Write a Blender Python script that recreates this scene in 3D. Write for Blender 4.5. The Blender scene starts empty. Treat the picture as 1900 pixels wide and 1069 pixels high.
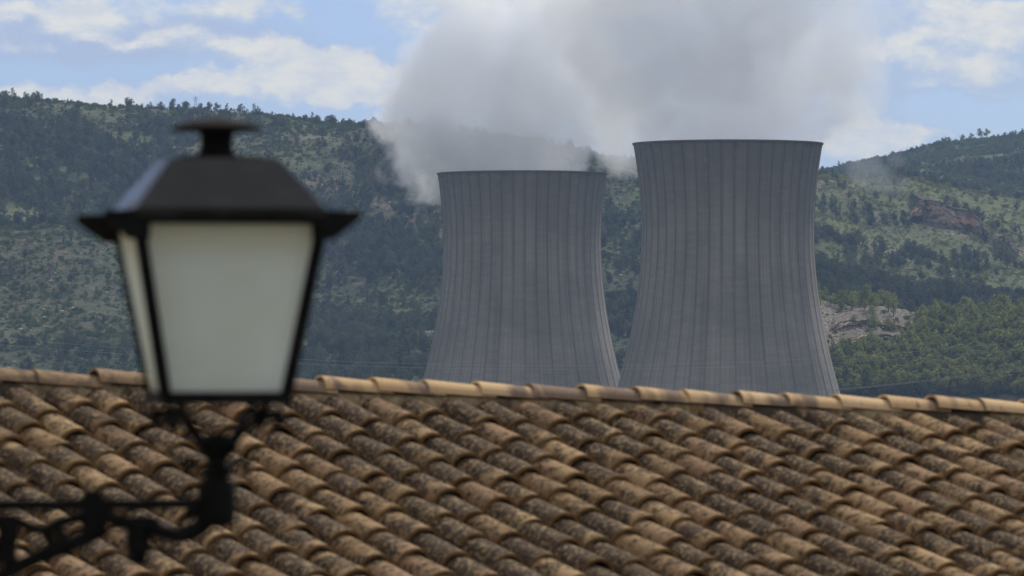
import bpy, bmesh, math, random
import numpy as np
from mathutils import Vector, Matrix
random.seed(7)
RS = np.random.RandomState(11)
R = math.radians
FP = 9500.0            # focal length in photograph pixels (180 mm on 36 mm, 1900 px wide)
CX, HZ = 950.0, 644.0  # column of the optical axis, row of the horizon
scene = bpy.context.scene
COL = scene.collection

def at(px, py, Y):
    return Vector(((px - CX) / FP * Y, Y, (HZ - py) / FP * Y))

# ------------------------------------------------------------------ helpers
def tag(o, label=None, cat=None, group=None, kind=None):
    if label: o['label'] = label
    if cat: o['category'] = cat
    if group: o['group'] = group
    if kind: o['kind'] = kind
    return o

def link(name, me, mat=None, parent=None, loc=None):
    o = bpy.data.objects.new(name, me)
    COL.objects.link(o)
    if mat is not None and me is not None and len(me.materials) == 0:
        me.materials.append(mat)
    if parent is not None: o.parent = parent
    if loc is not None: o.location = loc
    return o

def empty(name, loc=(0, 0, 0), rz=0.0):
    o = bpy.data.objects.new(name, None)
    o.empty_display_size = 0.3
    o.location = loc; o.rotation_euler = (0, 0, rz)
    COL.objects.link(o)
    return o

class MB:
    """collects verts and faces"""
    def __init__(s): s.v = []; s.f = []; s.uv = []
    def add(s, vs, fs, uvs=None):
        n = len(s.v); s.v += [tuple(a) for a in vs]; s.f += [tuple(i + n for i in f) for f in fs]
        s.uv += uvs if uvs else [(0, 0)] * len(vs)
    def box(s, c, d, M=None):
        x, y, z = d[0] / 2, d[1] / 2, d[2] / 2
        vs = [Vector((c[0] + i * x, c[1] + j * y, c[2] + k * z)) for i in (-1, 1) for j in (-1, 1) for k in (-1, 1)]
        if M is not None: vs = [M @ v for v in vs]
        s.add(vs, [(0, 1, 3, 2), (4, 6, 7, 5), (0, 4, 5, 1), (2, 3, 7, 6), (0, 2, 6, 4), (1, 5, 7, 3)])
    def tube(s, pts, r, n=8, flat=None, cap=True):
        pts = [Vector(p) for p in pts]; rr = r if isinstance(r, (list, tuple)) else [r] * len(pts)
        vs = []; up = Vector((0, 1, 0))
        for i, p in enumerate(pts):
            t = (pts[min(i + 1, len(pts) - 1)] - pts[max(i - 1, 0)]).normalized()
            a = t.cross(up)
            if a.length < .05: a = t.cross(Vector((1, 0, 0)))
            a.normalize(); b = t.cross(a).normalized()
            for k in range(n):
                an = 2 * math.pi * k / n + math.pi / n
                vs.append(p + a * math.cos(an) * rr[i] + b * math.sin(an) * rr[i] * (flat or 1))
        fs = []
        for i in range(len(pts) - 1):
            for k in range(n):
                fs.append((i * n + k, i * n + (k + 1) % n, (i + 1) * n + (k + 1) % n, (i + 1) * n + k))
        if cap:
            fs.append(tuple(range(n))[::-1]); fs.append(tuple((len(pts) - 1) * n + k for k in range(n)))
        s.add(vs, fs)
    def lathe(s, prof, c=(0, 0, 0), n=24):
        vs = []; fs = []
        for (r, z) in prof:
            for k in range(n):
                a = 2 * math.pi * k / n
                vs.append((c[0] + r * math.cos(a), c[1] + r * math.sin(a), c[2] + z))
        for i in range(len(prof) - 1):
            for k in range(n):
                fs.append((i * n + k, i * n + (k + 1) % n, (i + 1) * n + (k + 1) % n, (i + 1) * n + k))
        fs.append(tuple(range(n))[::-1]); fs.append(tuple((len(prof) - 1) * n + k for k in range(n)))
        s.add(vs, fs)
    def mesh(s, name, smooth=False, uv=False):
        me = bpy.data.meshes.new(name)
        me.from_pydata(s.v, [], s.f); me.update()
        if uv:
            lay = me.uv_layers.new(name='UVMap')
            vi = np.empty(len(me.loops), dtype=np.int32); me.loops.foreach_get('vertex_index', vi)
            U = np.array(s.uv, dtype=np.float32)[vi]
            lay.data.foreach_set('uv', U.ravel())
        if smooth: me.polygons.foreach_set('use_smooth', [True] * len(me.polygons))
        return me

def smooth_by_angle(me, ang=35):
    bm = bmesh.new(); bm.from_mesh(me)
    for f in bm.faces: f.smooth = True
    for e in bm.edges:
        if len(e.link_faces) == 2 and e.calc_face_angle(0) > R(ang): e.smooth = False
    bm.to_mesh(me); bm.free()

# numpy value noise
def _hash(i, j, s):
    n = (i.astype(np.int64) * 374761393 + j.astype(np.int64) * 668265263 + s * 982451653) & 0x7fffffff
    n = ((n ^ (n >> 13)) * 1274126177) & 0x7fffffff
    n = n ^ (n >> 16)
    return (n & 0xffff) / 65535.0
def vnoise(x, y, s=0):
    xi = np.floor(x); yi = np.floor(y); fx = x - xi; fy = y - yi
    fx = fx * fx * (3 - 2 * fx); fy = fy * fy * (3 - 2 * fy)
    a = _hash(xi, yi, s); b = _hash(xi + 1, yi, s); c = _hash(xi, yi + 1, s); d = _hash(xi + 1, yi + 1, s)
    return (a * (1 - fx) + b * fx) * (1 - fy) + (c * (1 - fx) + d * fx) * fy
def fbm(x, y, o=4, s=0):
    t = 0; a = .5; m = 0
    for k in range(o):
        t = t + a * vnoise(x * 2 ** k, y * 2 ** k, s + k * 17); m += a; a *= .5
    return t / m
def sstep(a, b, x):
    t = np.clip((x - a) / (b - a), 0, 1); return t * t * (3 - 2 * t)

# ------------------------------------------------------------------ node helpers
class NT:
    def __init__(s, tree): s.t = tree; s.n = tree.nodes; s.l = tree.links
    def new(s, typ, **kw):
        nd = s.n.new(typ)
        for k, v in kw.items(): setattr(nd, k, v)
        return nd
    def put(s, sock, v):
        if v is None: return
        if isinstance(v, bpy.types.NodeSocket): s.l.new(v, sock)
        else:
            try: sock.default_value = v
            except Exception: sock.default_value = tuple(v) + (1,)
    def math(s, op, a, b=None, c=None, clamp=False):
        nd = s.new('ShaderNodeMath', operation=op, use_clamp=clamp)
        s.put(nd.inputs[0], a)
        if b is not None: s.put(nd.inputs[1], b)
        if c is not None: s.put(nd.inputs[2], c)
        return nd.outputs[0]
    def vmath(s, op, a, b=None):
        nd = s.new('ShaderNodeVectorMath', operation=op)
        s.put(nd.inputs[0], a)
        if b is not None:
            if op == 'SCALE': s.put(nd.inputs['Scale'], b)
            else: s.put(nd.inputs[1], b)
        return nd.outputs['Value'] if op in ('DISTANCE', 'LENGTH', 'DOT_PRODUCT') else nd.outputs['Vector']
    def noise(s, vec, scale, detail=4, rough=.55, dist=0.0):
        nd = s.new('ShaderNodeTexNoise'); s.put(nd.inputs['Vector'], vec)
        s.put(nd.inputs['Scale'], scale); nd.inputs['Detail'].default_value = detail
        nd.inputs['Roughness'].default_value = rough; nd.inputs['Distortion'].default_value = dist
        return nd.outputs['Fac']
    def ramp(s, v, a, b, lo=0.0, hi=1.0, smooth=True):
        nd = s.new('ShaderNodeMapRange', interpolation_type='SMOOTHSTEP' if smooth else 'LINEAR')
        s.put(nd.inputs['Value'], v)
        for nme, x in (('From Min', a), ('From Max', b), ('To Min', lo), ('To Max', hi)): s.put(nd.inputs[nme], x)
        return nd.outputs['Result']
    def mix(s, f, a, b, typ='MIX'):
        nd = s.new('ShaderNodeMix', data_type='RGBA', blend_type=typ)
        s.put(nd.inputs['Factor'], f)
        for k, v in ((6, a), (7, b)):
            if isinstance(v, bpy.types.NodeSocket): s.l.new(v, nd.inputs[k])
            else: nd.inputs[k].default_value = tuple(v)[:3] + (1,)
        return nd.outputs[2]
    def xyz(s, v):
        nd = s.new('ShaderNodeSeparateXYZ'); s.put(nd.inputs[0], v); return nd.outputs
    def comb(s, x, y, z):
        nd = s.new('ShaderNodeCombineXYZ')
        for i, v in enumerate((x, y, z)): s.put(nd.inputs[i], v)
        return nd.outputs[0]

def material(name, rough=.8, spec=.3, metal=0.0):
    m = bpy.data.materials.new(name); m.use_nodes = True
    t = NT(m.node_tree); b = t.n['Principled BSDF']
    b.inputs['Roughness'].default_value = rough
    b.inputs['Specular IOR Level'].default_value = spec
    b.inputs['Metallic'].default_value = metal
    return m, t, b

def bump(t, b, h, strength=.5, dist=.02):
    nd = t.new('ShaderNodeBump'); t.put(nd.inputs['Height'], h)
    nd.inputs['Strength'].default_value = strength; nd.inputs['Distance'].default_value = dist
    t.l.new(nd.outputs[0], b.inputs['Normal'])

# ------------------------------------------------------------------ render / camera
scene.render.engine = 'CYCLES'
cy = scene.cycles
cy.use_denoising = True
try: cy.denoiser = 'OPENIMAGEDENOISE'
except Exception: pass
cy.volume_bounces = 4
cy.max_bounces = 8
cy.diffuse_bounces = 4
cy.volume_max_steps = 256
cy.sample_clamp_indirect = 8
scene.view_settings.view_transform = 'Standard'
scene.view_settings.look = 'None'
scene.view_settings.gamma = 1.0
scene.view_settings.exposure = 0.0

cam = bpy.data.cameras.new('camera'); camo = bpy.data.objects.new('camera', cam); COL.objects.link(camo)
camo.location = (0, 0, 0); camo.rotation_euler = (R(90), 0, 0)
cam.lens = 180; cam.sensor_width = 36
cam.shift_y = (HZ - 534.5) / 1900
cam.clip_start = .1; cam.clip_end = 30000
cam.dof.use_dof = True; cam.dof.focus_distance = 1800; cam.dof.aperture_fstop = 9.4; cam.dof.aperture_blades = 0
scene.camera = camo

# ------------------------------------------------------------------ sun and sky
SUN_EL, SUN_AZ = 44.0, 28.0        # azimuth measured from +Y towards +X
sd = Vector((math.sin(R(SUN_AZ)) * math.cos(R(SUN_EL)), math.cos(R(SUN_AZ)) * math.cos(R(SUN_EL)), math.sin(R(SUN_EL))))
sl = bpy.data.lights.new('sun', 'SUN'); sl.energy = 3.4; sl.angle = R(2.0); sl.color = (1.0, .94, .85)
so = bpy.data.objects.new('sun', sl); COL.objects.link(so)
so.rotation_euler = sd.to_track_quat('Z', 'Y').to_euler()

world = bpy.data.worlds.new('World'); scene.world = world; world.use_nodes = True
t = NT(world.node_tree); t.n.clear()
out = t.new('ShaderNodeOutputWorld'); bg = t.new('ShaderNodeBackground'); t.l.new(bg.outputs[0], out.inputs[0])
sky = t.new('ShaderNodeTexSky', sky_type='NISHITA'); sky.sun_disc = False
sky.sun_elevation = R(SUN_EL); sky.sun_rotation = R(SUN_AZ); sky.air_density = 1.0; sky.dust_density = .3; sky.ozone_density = 2.0
tc = t.new('ShaderNodeTexCoord'); D = tc.outputs['Generated']
X, Y, Z = t.xyz(D)
ay = t.math('ADD', t.math('ABSOLUTE', Y), .02)
U = t.math('DIVIDE', X, ay); V = t.math('DIVIDE', Z, ay)
U = t.math('MULTIPLY', U, 9.69); V = t.math('MULTIPLY', V, 9.69)   # photo widths / 2 = about 1
P = t.comb(U, V, 0)
w1 = t.noise(P, 3.0, 5, .6); w2 = t.noise(t.vmath('ADD', P, (7.3, 2.1, 0)), 3.0, 5, .6)
w3 = t.noise(P, 14.0, 3, .6); w4 = t.noise(t.vmath('ADD', P, (3.3, 9.1, 0)), 14.0, 3, .6)
Uw = t.math('ADD', U, t.math('ADD', t.math('MULTIPLY', t.math('SUBTRACT', w1, .5), .30), t.math('MULTIPLY', t.math('SUBTRACT', w3, .5), .07)))
Vw = t.math('ADD', V, t.math('ADD', t.math('MULTIPLY', t.math('SUBTRACT', w2, .5), .14), t.math('MULTIPLY', t.math('SUBTRACT', w4, .5), .06)))
def gauss(px, py, sx, sy, amp, sl=0.0):
    u0 = (px - CX) / FP * 9.5; v0 = (HZ - py) / FP * 9.5
    du = t.math('SUBTRACT', Uw, u0); dv = t.math('SUBTRACT', Vw, v0)
    if sl: dv = t.math('SUBTRACT', dv, t.math('MULTIPLY', du, sl))
    a = t.math('POWER', t.math('ABSOLUTE', t.math('DIVIDE', du, sx / 1000)), 2.0)
    b = t.math('POWER', t.math('ABSOLUTE', t.math('DIVIDE', dv, sy / 1000)), 2.0)
    return t.math('MULTIPLY', t.math('EXPONENT', t.math('MULTIPLY', t.math('ADD', a, b), -1.0)), amp)
def total(lst):
    s_ = lst[0]
    for g in lst[1:]: s_ = t.math('ADD', s_, g)
    return s_
white = total([gauss(*g) for g in ((520, 95, 110, 16, .5), (60, 20, 80, 16, .5), (420, 150, 120, 16, .6), (90, 85, 110, 12, .3), (1780, 70, 120, 16, .5), (1500, 60, 60, 25, .4), 
    (200, 5, 110, 32, 1.0), (450, 10, 75, 34, .8), (280, 62, 150, 15, .5, -.1), (620, 125, 170, 44, 1.15, -.05), (600, 170, 170, 28, .7),
    (180, 168, 260, 20, .85), (1000, 0, 330, 26, .9), (730, 50, 60, 30, .5), (1840, 25, 110, 34, 1.1), (1900, 60, 80, 30, .6),
    (1670, 95, 42, 24, .9), (1770, 125, 60, 32, .8), (1570, 132, 40, 18, .5), (1600, 268, 95, 44, 1.1, .1), (1700, 250, 60, 20, .5),
    (1830, 165, 150, 14, .35), (1880, 245, 60, 14, .4), (960, 200, 90, 40, .3))])
veil = total([gauss(*g) for g in ((350, 110, 420, 40, .5), (700, 150, 120, 60, .5), 
    (150, 60, 300, 55, .8), (450, 60, 200, 40, .4), (1750, 90, 260, 120, 1.0), (1450, 150, 300, 120, .8), (900, 100, 260, 90, .6), (1600, 240, 120, 50, .5),
    (150, 180, 400, 25, .4))])
blue = total([gauss(*g) for g in (
    (620, 60, 180, 26, .55, -.1), (180, 122, 260, 20, .6), (640, 208, 90, 20, .9), (1820, 212, 150, 26, 1.5), (1885, 18, 30, 14, .4), (1720, 150, 90, 22, .3), (720, 95, 80, 16, .6))])
fn = t.noise(t.vmath('MULTIPLY', P, (1, 2.4, 1)), 4.5, 7, .6, .2)
fn2 = t.noise(t.vmath('MULTIPLY', P, (1, 2.0, 1)), 13.0, 6, .62)
# the layout of the bank ahead fades into free noise away from it
cov = t.math('ADD', white, t.math('MULTIPLY', t.math('SUBTRACT', fn, .5), 1.3))
cov = t.math('ADD', cov, t.math('MULTIPLY', t.math('SUBTRACT', fn2, .5), 1.0))
cov = t.math('SUBTRACT', cov, t.math('MULTIPLY', blue, .8))
wf = t.ramp(cov, .0, .80)
vf = t.math('ADD', veil, t.math('MULTIPLY', t.math('SUBTRACT', fn, .45), 1.2))
vf = t.ramp(t.math('SUBTRACT', vf, blue), -.15, 1.0, 0.18, .85)
high = t.math('MAXIMUM', t.ramp(Z, .10, .4), t.ramp(Y, .3, -.3))                                     # overhead: broken cloud
SKYS = .12
skyc = t.mix(1.0, sky.outputs[0], (.52, .61, .93), 'MULTIPLY')
warm = t.ramp(U, .3, .95)
veilc = t.mix(warm, (3.9, 4.6, 6.15), (4.2, 5.1, 6.5))
c = t.mix(vf, skyc, veilc)
c = t.mix(wf, c, t.mix(t.ramp(fn2, .35, .65), (6.0, 6.25, 6.6), (7.3, 7.2, 6.7)))
ov = t.ramp(t.noise(D, 3.0, 5, .6),   .25, .42)
c = t.mix(high, c, t.mix(ov, sky.outputs[0], (4.4, 4.52, 4.85)))
t.l.new(c, bg.inputs[0]); bg.inputs[1].default_value = SKYS

# ------------------------------------------------------------------ terrain
def curve(px, pts):
    xs = [p[0] for p in pts]; ys = [p[1] for p in pts]
    return np.interp(px, xs, ys)
S1 = [(-3000, 150), (-400, 165), (0, 181), (100, 189), (200, 196), (300, 200), (400, 206), (500, 215), (600, 227), (700, 232), (800, 238), (870, 243),
      (1000, 262), (1130, 292), (1200, 300), (1300, 308), (1515, 327), (1620, 337), (1700, 350), (1800, 360), (1900, 370), (2300, 400), (5000, 380)]
S2 = [(-3000, 420), (1000, 400), (1400, 340), (1525, 322), (1600, 303), (1680, 286), (1720, 272), (1760, 264), (1830, 256), (1900, 252), (2300, 235), (5000, 230)]
S15 = [(-3000, 430), (1300, 420), (1500, 352), (1600, 334), (1700, 322), (1800, 297), (1900, 287), (2300, 270), (5000, 270)]
SSP = [(-3000, 705), (1400, 700), (1500, 570), (1560, 592), (1640, 597), (1700, 612), (1760, 620), (1900, 606), (2300, 585), (5000, 585)]   # near spur crest, 2250 m
SBL = [(-3000, 560), (700, 600), (1150, 560), (1400, 500), (1520, 487), (1600, 508), (1700, 530), (1800, 546), (1900, 560), (2300, 560), (5000, 560)]   # wooded belt, 2780 m
SLM = [(-3000, 400), (-200, 400), (0, 408), (120, 425), (260, 470), (420, 520), (600, 560), (700, 600), (1000, 600)]   # left foreground shoulder, 2750 m
def terrain(x, y):
    yy = np.maximum(y, 300.0)
    px = CX + FP * x / yy
    px = px + 26 * (fbm(x / 130, y / 260, 3, 5) - .5) * sstep(2200, 2700, y)
    zc = lambda S, d: (HZ - curve(px, S)) / FP * d
    right = sstep(1380, 1520, px)
    left = 1 - sstep(350, 760, px)
    valley = -61.0
    nodes = [(0, -7 + 0 * x), (60, -7 + 0 * x), (900, valley + 0 * x), (1960, valley + 0 * x)]
    nodes.append((2260, zc(SSP, 2250) * right + (1 - right) * (-32)))
    nodes.append((2430, (zc(SSP, 2250) - 12) * right + (1 - right) * (-16)))
    nodes.append((2780, zc(SBL, 2780) * right + (1 - right) * (left * zc(SLM, 2750) + (1 - left) * zc(SBL, 2780))))
    nodes.append((2880, nodes[-1][1] + 3 - 3 * left))
    nodes.append((3480, zc(S1, 3480)))
    nodes.append((3680, zc(S1, 3480) - 22))
    nodes.append((4150, zc(S15, 4150)))
    nodes.append((4260, zc(S15, 4150) - 2))
    nodes.append((4700, zc(S2, 4700)))
    nodes.append((5200, zc(S2, 4700) - 60))
    nodes.append((8000, 20 + 0 * x)); nodes.append((30000, 0 * x))
    z = np.zeros_like(x); yv = np.maximum(y, 0)
    for (d0, z0), (d1, z1) in zip(nodes[:-1], nodes[1:]):
        m = (yv >= d0) & (yv < d1)
        f = np.clip((yv - d0) / (d1 - d0), 0, 1)
        f = .55 * f + .45 * f * f * (3 - 2 * f)
        z = np.where(m, z0 * (1 - f) + z1 * f, z)
    # relief: gullies that run down the slope, away from the crest lines
    hill = sstep(2000, 2300, y) * (1 - sstep(3330, 3470, y)) + sstep(3700, 3900, y) * (1 - sstep(4480, 4680, y)) + .4 * sstep(5200, 6000, y)
    gul = np.abs(fbm(x / 95 + y / 900, y / 420, 3, 31) - .5) * 2
    z = z + hill * ((fbm(x / 170, y / 200, 4, 3) - .5) * 26 + (gul - .35) * 20 * sstep(2500, 2900, y))
    rough = sstep(1950, 2050, y)
    z = z + rough * (fbm(x / 22, y / 22, 3, 9) - .5) * 3.0
    # rock step on the right-hand slope
    dc = 3270 + (px - 1760) * -.9 + 20 * (fbm(x / 30, y / 90, 2, 77) - .5)
    wc = sstep(1600, 1700, px) * (1 - sstep(1860, 1950, px))
    z = z + 7.0 * wc * (sstep(-6, 6, y - dc)) * (1 - sstep(120, 320, y - dc))
    return z

ys = np.concatenate([np.linspace(-80, 1950, 60), np.arange(1960, 3000, 8), np.arange(3000, 3560, 6.5), np.arange(3560, 4760, 11), np.linspace(4780, 8000, 30), np.linspace(8400, 26000, 12)])
core = np.linspace(-.125, .125, 460)
side = np.geomspace(.13, 1.1, 34)
us = np.concatenate([-side[::-1], core, side])
Ug, Yg = np.meshgrid(us, ys)
Xg = Ug * (np.maximum(Yg, 0) + 120)
Xg = np.where(Yg < 1900, Xg, Ug * Yg + (Ug * 120) * (1 - sstep(1900, 2400, Yg)))
Zg = terrain(Xg, Yg)
nr, nc = Xg.shape
me = bpy.data.meshes.new('ground')
verts = np.stack([Xg, Yg, Zg], -1).reshape(-1, 3)
idx = np.arange(nr * nc).reshape(nr, nc)
quads = np.stack([idx[:-1, :-1], idx[:-1, 1:], idx[1:, 1:], idx[1:, :-1]], -1).reshape(-1, 4)
me.vertices.add(len(verts)); me.vertices.foreach_set('co', verts.ravel())
me.loops.add(quads.size); me.loops.foreach_set('vertex_index', quads.ravel().astype(np.int32))
me.polygons.add(len(quads)); me.polygons.foreach_set('loop_start', np.arange(0, quads.size, 4, dtype=np.int32))
me.polygons.foreach_set('loop_total', np.full(len(quads), 4, dtype=np.int32))
me.update(); me.validate()
me.polygons.foreach_set('use_smooth', [True] * len(quads))

def to_px(x, y, z):
    return CX + FP * x / y, HZ - FP * z / y
def band(px, py, pts, w):
    return np.exp(-((py - curve(px, pts)) / w) ** 2)
def rockiness(x, y, z):
    px, py = to_px(x, np.maximum(y, 100), z)
    n = fbm(x / 60, y / 60, 4, 41)
    r = .25 * sstep(.5, .7, n)
    r += .55 * band(px, py, [(560, 330), (640, 350), (720, 385), (800, 430), (860, 460)], 17) * (px > 560) * (px < 870)
    r += .30 * (1 - sstep(150, 330, px)) * sstep(425, 450, py) * (1 - sstep(600, 680, py))
    r += .7 * band(px, py, [(1515, 345), (1640, 352), (1700, 378), (1780, 395), (1850, 418), (1900, 445)], 15) * (px > 1510) * sstep(.35, .6, n)
    r += .5 * band(px, py, [(1600, 400), (1700, 408), (1800, 430)], 12) * (px > 1590) * (px < 1800)
    r += .6 * np.exp(-((px - 1650) / 60) ** 2 - ((py - 470) / 12) ** 2)
    r += .5 * np.exp(-((px - 560) / 70) ** 2 - ((py - 257) / 8) ** 2)
    r += .6 * np.exp(-((px - 830) / 50) ** 2 - ((py - 600) / 50) ** 2)
    r += .75 * (px > 1500) * (y > 2180) * (y < 2300) * (1 - sstep(1660, 1780, px))
    r += .35 * (px > 1500) * (y > 2350) * (y < 2750) * sstep(.45, .65, n)
    return np.clip(r, 0, 1)
def grass_and_sunlight(x, y, z):
    px, py = to_px(x, np.maximum(y, 100), z)
    n = fbm(x / 45, y / 90, 3, 61)
    g = 1.0 * band(px, py, [(1640, 330), (1700, 320), (1750, 305), (1800, 295), (1900, 287)], 5.5) * (px > 1640) * (y > 3700)
    g += .9 * np.exp(-((px - 60) / 130) ** 2 - ((py - 400) / 16) ** 2)  # sunlit patch on the left shoulder, painted in as pale grass
    g += .6 * sstep(.5, .68, n) * (.5 + .5 * sstep(2900, 3400, y)) * (1 - .7 * sstep(3560, 3700, y))
    g += .5 * (px > 1500) * (py > 530) * (py < 600) * (px > 1750)
    g += .45 * (px > 1490) * (y > 2860) * (y < 3560)  # sunlight on the right middle slope, put into the ground colour as grass
    g += .6 * np.exp(-((px - 760) / 130) ** 2 - ((py - 262) / 22) ** 2)
    return np.clip(g, 0, 1)
rk = rockiness(verts[:, 0], verts[:, 1], verts[:, 2]); gr = grass_and_sunlight(verts[:, 0], verts[:, 1], verts[:, 2])
a = me.attributes.new('rock', 'FLOAT', 'POINT'); a.data.foreach_set('value', rk.astype(np.float32))
a = me.attributes.new('grass', 'FLOAT', 'POINT'); a.data.foreach_set('value', gr.astype(np.float32))  # carries real grass and the painted sunlit areas

gm, t, b = material('hill_ground', .95, .1)
tc = t.new('ShaderNodeTexCoord'); O = tc.outputs['Object']
ar = t.new('ShaderNodeAttribute', attribute_name='rock').outputs['Fac']; ag = t.new('ShaderNodeAttribute', attribute_name='grass').outputs['Fac']
n1 = t.noise(O, .045, 5, .65); n2 = t.noise(O, .28, 5, .7); n3 = t.noise(O, 1.1, 3, .7)
scrub = t.mix(t.ramp(n2, .38, .62), (.022, .034, .016), (.065, .075, .034))
scrub = t.mix(t.ramp(n1, .4, .62), scrub, (.040, .055, .022))
grassc = t.mix(t.ramp(n2, .4, .6), (.075, .100, .036), (.165, .180, .075))
rockc = t.mix(t.ramp(n3, .4, .65), (.09, .08, .065), (.34, .30, .25))
earth = t.mix(t.ramp(n1, .4, .6), (.12, .095, .065), (.08, .075, .05))
gf = t.math('MULTIPLY', ag, t.ramp(n2, .3, .55))
scrub = t.mix(t.ramp(t.noise(O, .11, 4, .6), .50, .62, 0, .75), scrub, t.mix(n3, (.09, .075, .045), (.19, .165, .115)))
c = t.mix(gf, scrub, grassc)
rf = t.math('MULTIPLY', t.ramp(t.math('ADD', t.math('MULTIPLY', ar, .55), n2), .62, .85), 1.0)
c = t.mix(rf, c, earth)
rf2 = t.ramp(t.math('ADD', t.math('MULTIPLY', ar, .42), n3), .72, .84)
c = t.mix(rf2, c, rockc)
t.l.new(c, b.inputs['Base Color']); bump(t, b, n2, 1.0, 2.0)
g = link('ground', me, gm); tag(g, kind='structure')

# ------------------------------------------------------------------ vegetation meshes
def leaf_cloud(name, clumps, nleaf, size, squash=.8, seed=0, trunkless=False):
    """many small faces spread through lumpy clumps"""
    rs = np.random.RandomState(seed); V = []; F = []
    for (cx, cy_, cz, r) in clumps:
        k = max(6, int(nleaf * r * r))
        d = rs.normal(size=(k, 3)); d /= np.linalg.norm(d, axis=1)[:, None]
        rad = r * (1 - .55 * rs.rand(k) ** 2.2) * (.88 + .24 * rs.rand(k))
        P_ = np.array((cx, cy_, cz)) + d * rad[:, None] * np.array((1, 1, squash))
        nrm = d + rs.normal(size=(k, 3)) * .45; nrm /= np.linalg.norm(nrm, axis=1)[:, None]
        tx = np.cross(nrm, rs.normal(size=(k, 3))); tx /= np.linalg.norm(tx, axis=1)[:, None]
        ty = np.cross(nrm, tx); s_ = size * (.6 + .8 * rs.rand(k))
        for i in range(k):
            n = len(V)
            for (p, q) in ((-1, -.5), (.2, -1), (1, .3), (-.2, 1)):
                V.append(tuple(P_[i] + tx[i] * p * s_[i] * .5 + ty[i] * q * s_[i] * .5))
            F.append((n, n + 1, n + 2, n + 3))
    me = bpy.data.meshes.new(name); me.from_pydata(V, [], F); me.update(); return me

def pine_parts(seed, h=6.0, w=2.6, shape='round', leaf=.42, dens=24):
    rs = random.Random(seed); cl = []
    base = h * (.20 if shape == 'round' else .10)
    n = 15
    for i in range(n):
        f = (i + .5) / n; z = base + (h - base) * (.12 + .82 * f)
        prof = math.sin(math.pi * min(1, (.16 + .84 * f)) ** .85) if shape == 'round' else (1.0 - .85 * f) ** .8 * (.75 + .25 * min(1, f * 6))
        rr = w * max(.12, prof) * .62; an = rs.uniform(0, 6.28) + i * 2.4; dd = rr * rs.uniform(.35, 1.05)
        cl.append((dd * math.cos(an), dd * math.sin(an), z + rs.uniform(-.2, .2), max(.45, (w * .40 if shape == 'round' else w * .34) * (.55 + .55 * prof) * rs.uniform(.75, 1.2))))
    crown = leaf_cloud('crown', cl, dens, leaf, .78, seed)
    m = MB(); lean = (rs.uniform(-.25, .25), rs.uniform(-.25, .25))
    pts = [(lean[0] * f * f, lean[1] * f * f, -.6 + (h * .86 + .6) * f) for f in (0, .2, .4, .6, .8, 1)]
    m.tube(pts, [.2, .17, .14, .11, .08, .03], 6)
    for c_ in cl[::2]:
        z0 = max(base * .8, c_[2] - 1.0); m.tube([(lean[0] * .3, lean[1] * .3, z0), (c_[0] * .5, c_[1] * .5, (z0 + c_[2]) / 2), (c_[0], c_[1], c_[2])], [.07, .05, .02], 4)
    trunk = m.mesh('trunk')
    return crown, trunk

def leaf_mat(name, c1, c2, c3=None, tr=.25):
    m = bpy.data.materials.new(name); m.use_nodes = True; t = NT(m.node_tree); t.n.clear()
    o = t.new('ShaderNodeOutputMaterial'); oi = t.new('ShaderNodeObjectInfo')
    tc = t.new('ShaderNodeTexCoord')
    n = t.noise(tc.outputs['Object'], .9, 3, .6)
    geo = t.new('ShaderNodeNewGeometry')
    c = t.mix(oi.outputs['Random'], c1, c2)
    c = t.mix(t.ramp(n, .35, .7, 0, .5), c, t.mix(.5, c, c2))
    c = t.mix(t.math('MULTIPLY', geo.outputs['Random Per Island'], .14), c, (.12, .13, .05))
    if c3: c = t.mix(t.ramp(oi.outputs['Random'], .95, .96), c, c3)
    d = t.new('ShaderNodeBsdfDiffuse'); tr_ = t.new('ShaderNodeBsdfTranslucent'); mx = t.new('ShaderNodeMixShader')
    t.l.new(c, d.inputs[0]); t.l.new(c, tr_.inputs[0]); mx.inputs[0].default_value = tr
    t.l.new(d.outputs[0], mx.inputs[1]); t.l.new(tr_.outputs[0], mx.inputs[2]); t.l.new(mx.outputs[0], o.inputs[0])
    return m
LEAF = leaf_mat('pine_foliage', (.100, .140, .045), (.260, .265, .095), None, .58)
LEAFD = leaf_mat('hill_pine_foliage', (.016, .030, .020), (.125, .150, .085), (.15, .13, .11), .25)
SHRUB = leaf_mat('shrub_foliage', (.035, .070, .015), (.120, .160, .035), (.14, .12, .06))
bark, t, b = material('bark', .95, .1)
t.l.new(t.mix(t.noise(t.new('ShaderNodeTexCoord').outputs['Object'], 3, 4), (.05, .038, .028), (.13, .10, .08)), b.inputs['Base Color'])

pines = [pine_parts(i + 3, h, w, s) for i, (h, w, s) in enumerate([(6.0, 3.0, 'round'), (7.0, 2.9, 'cone'), (5.2, 3.1, 'round'), (6.4, 2.6, 'cone'), (4.6, 2.7, 'round'), (7.2, 3.3, 'round')])]
for cme, tme in pines: cme.materials.append(LEAF); tme.materials.append(bark)

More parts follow.
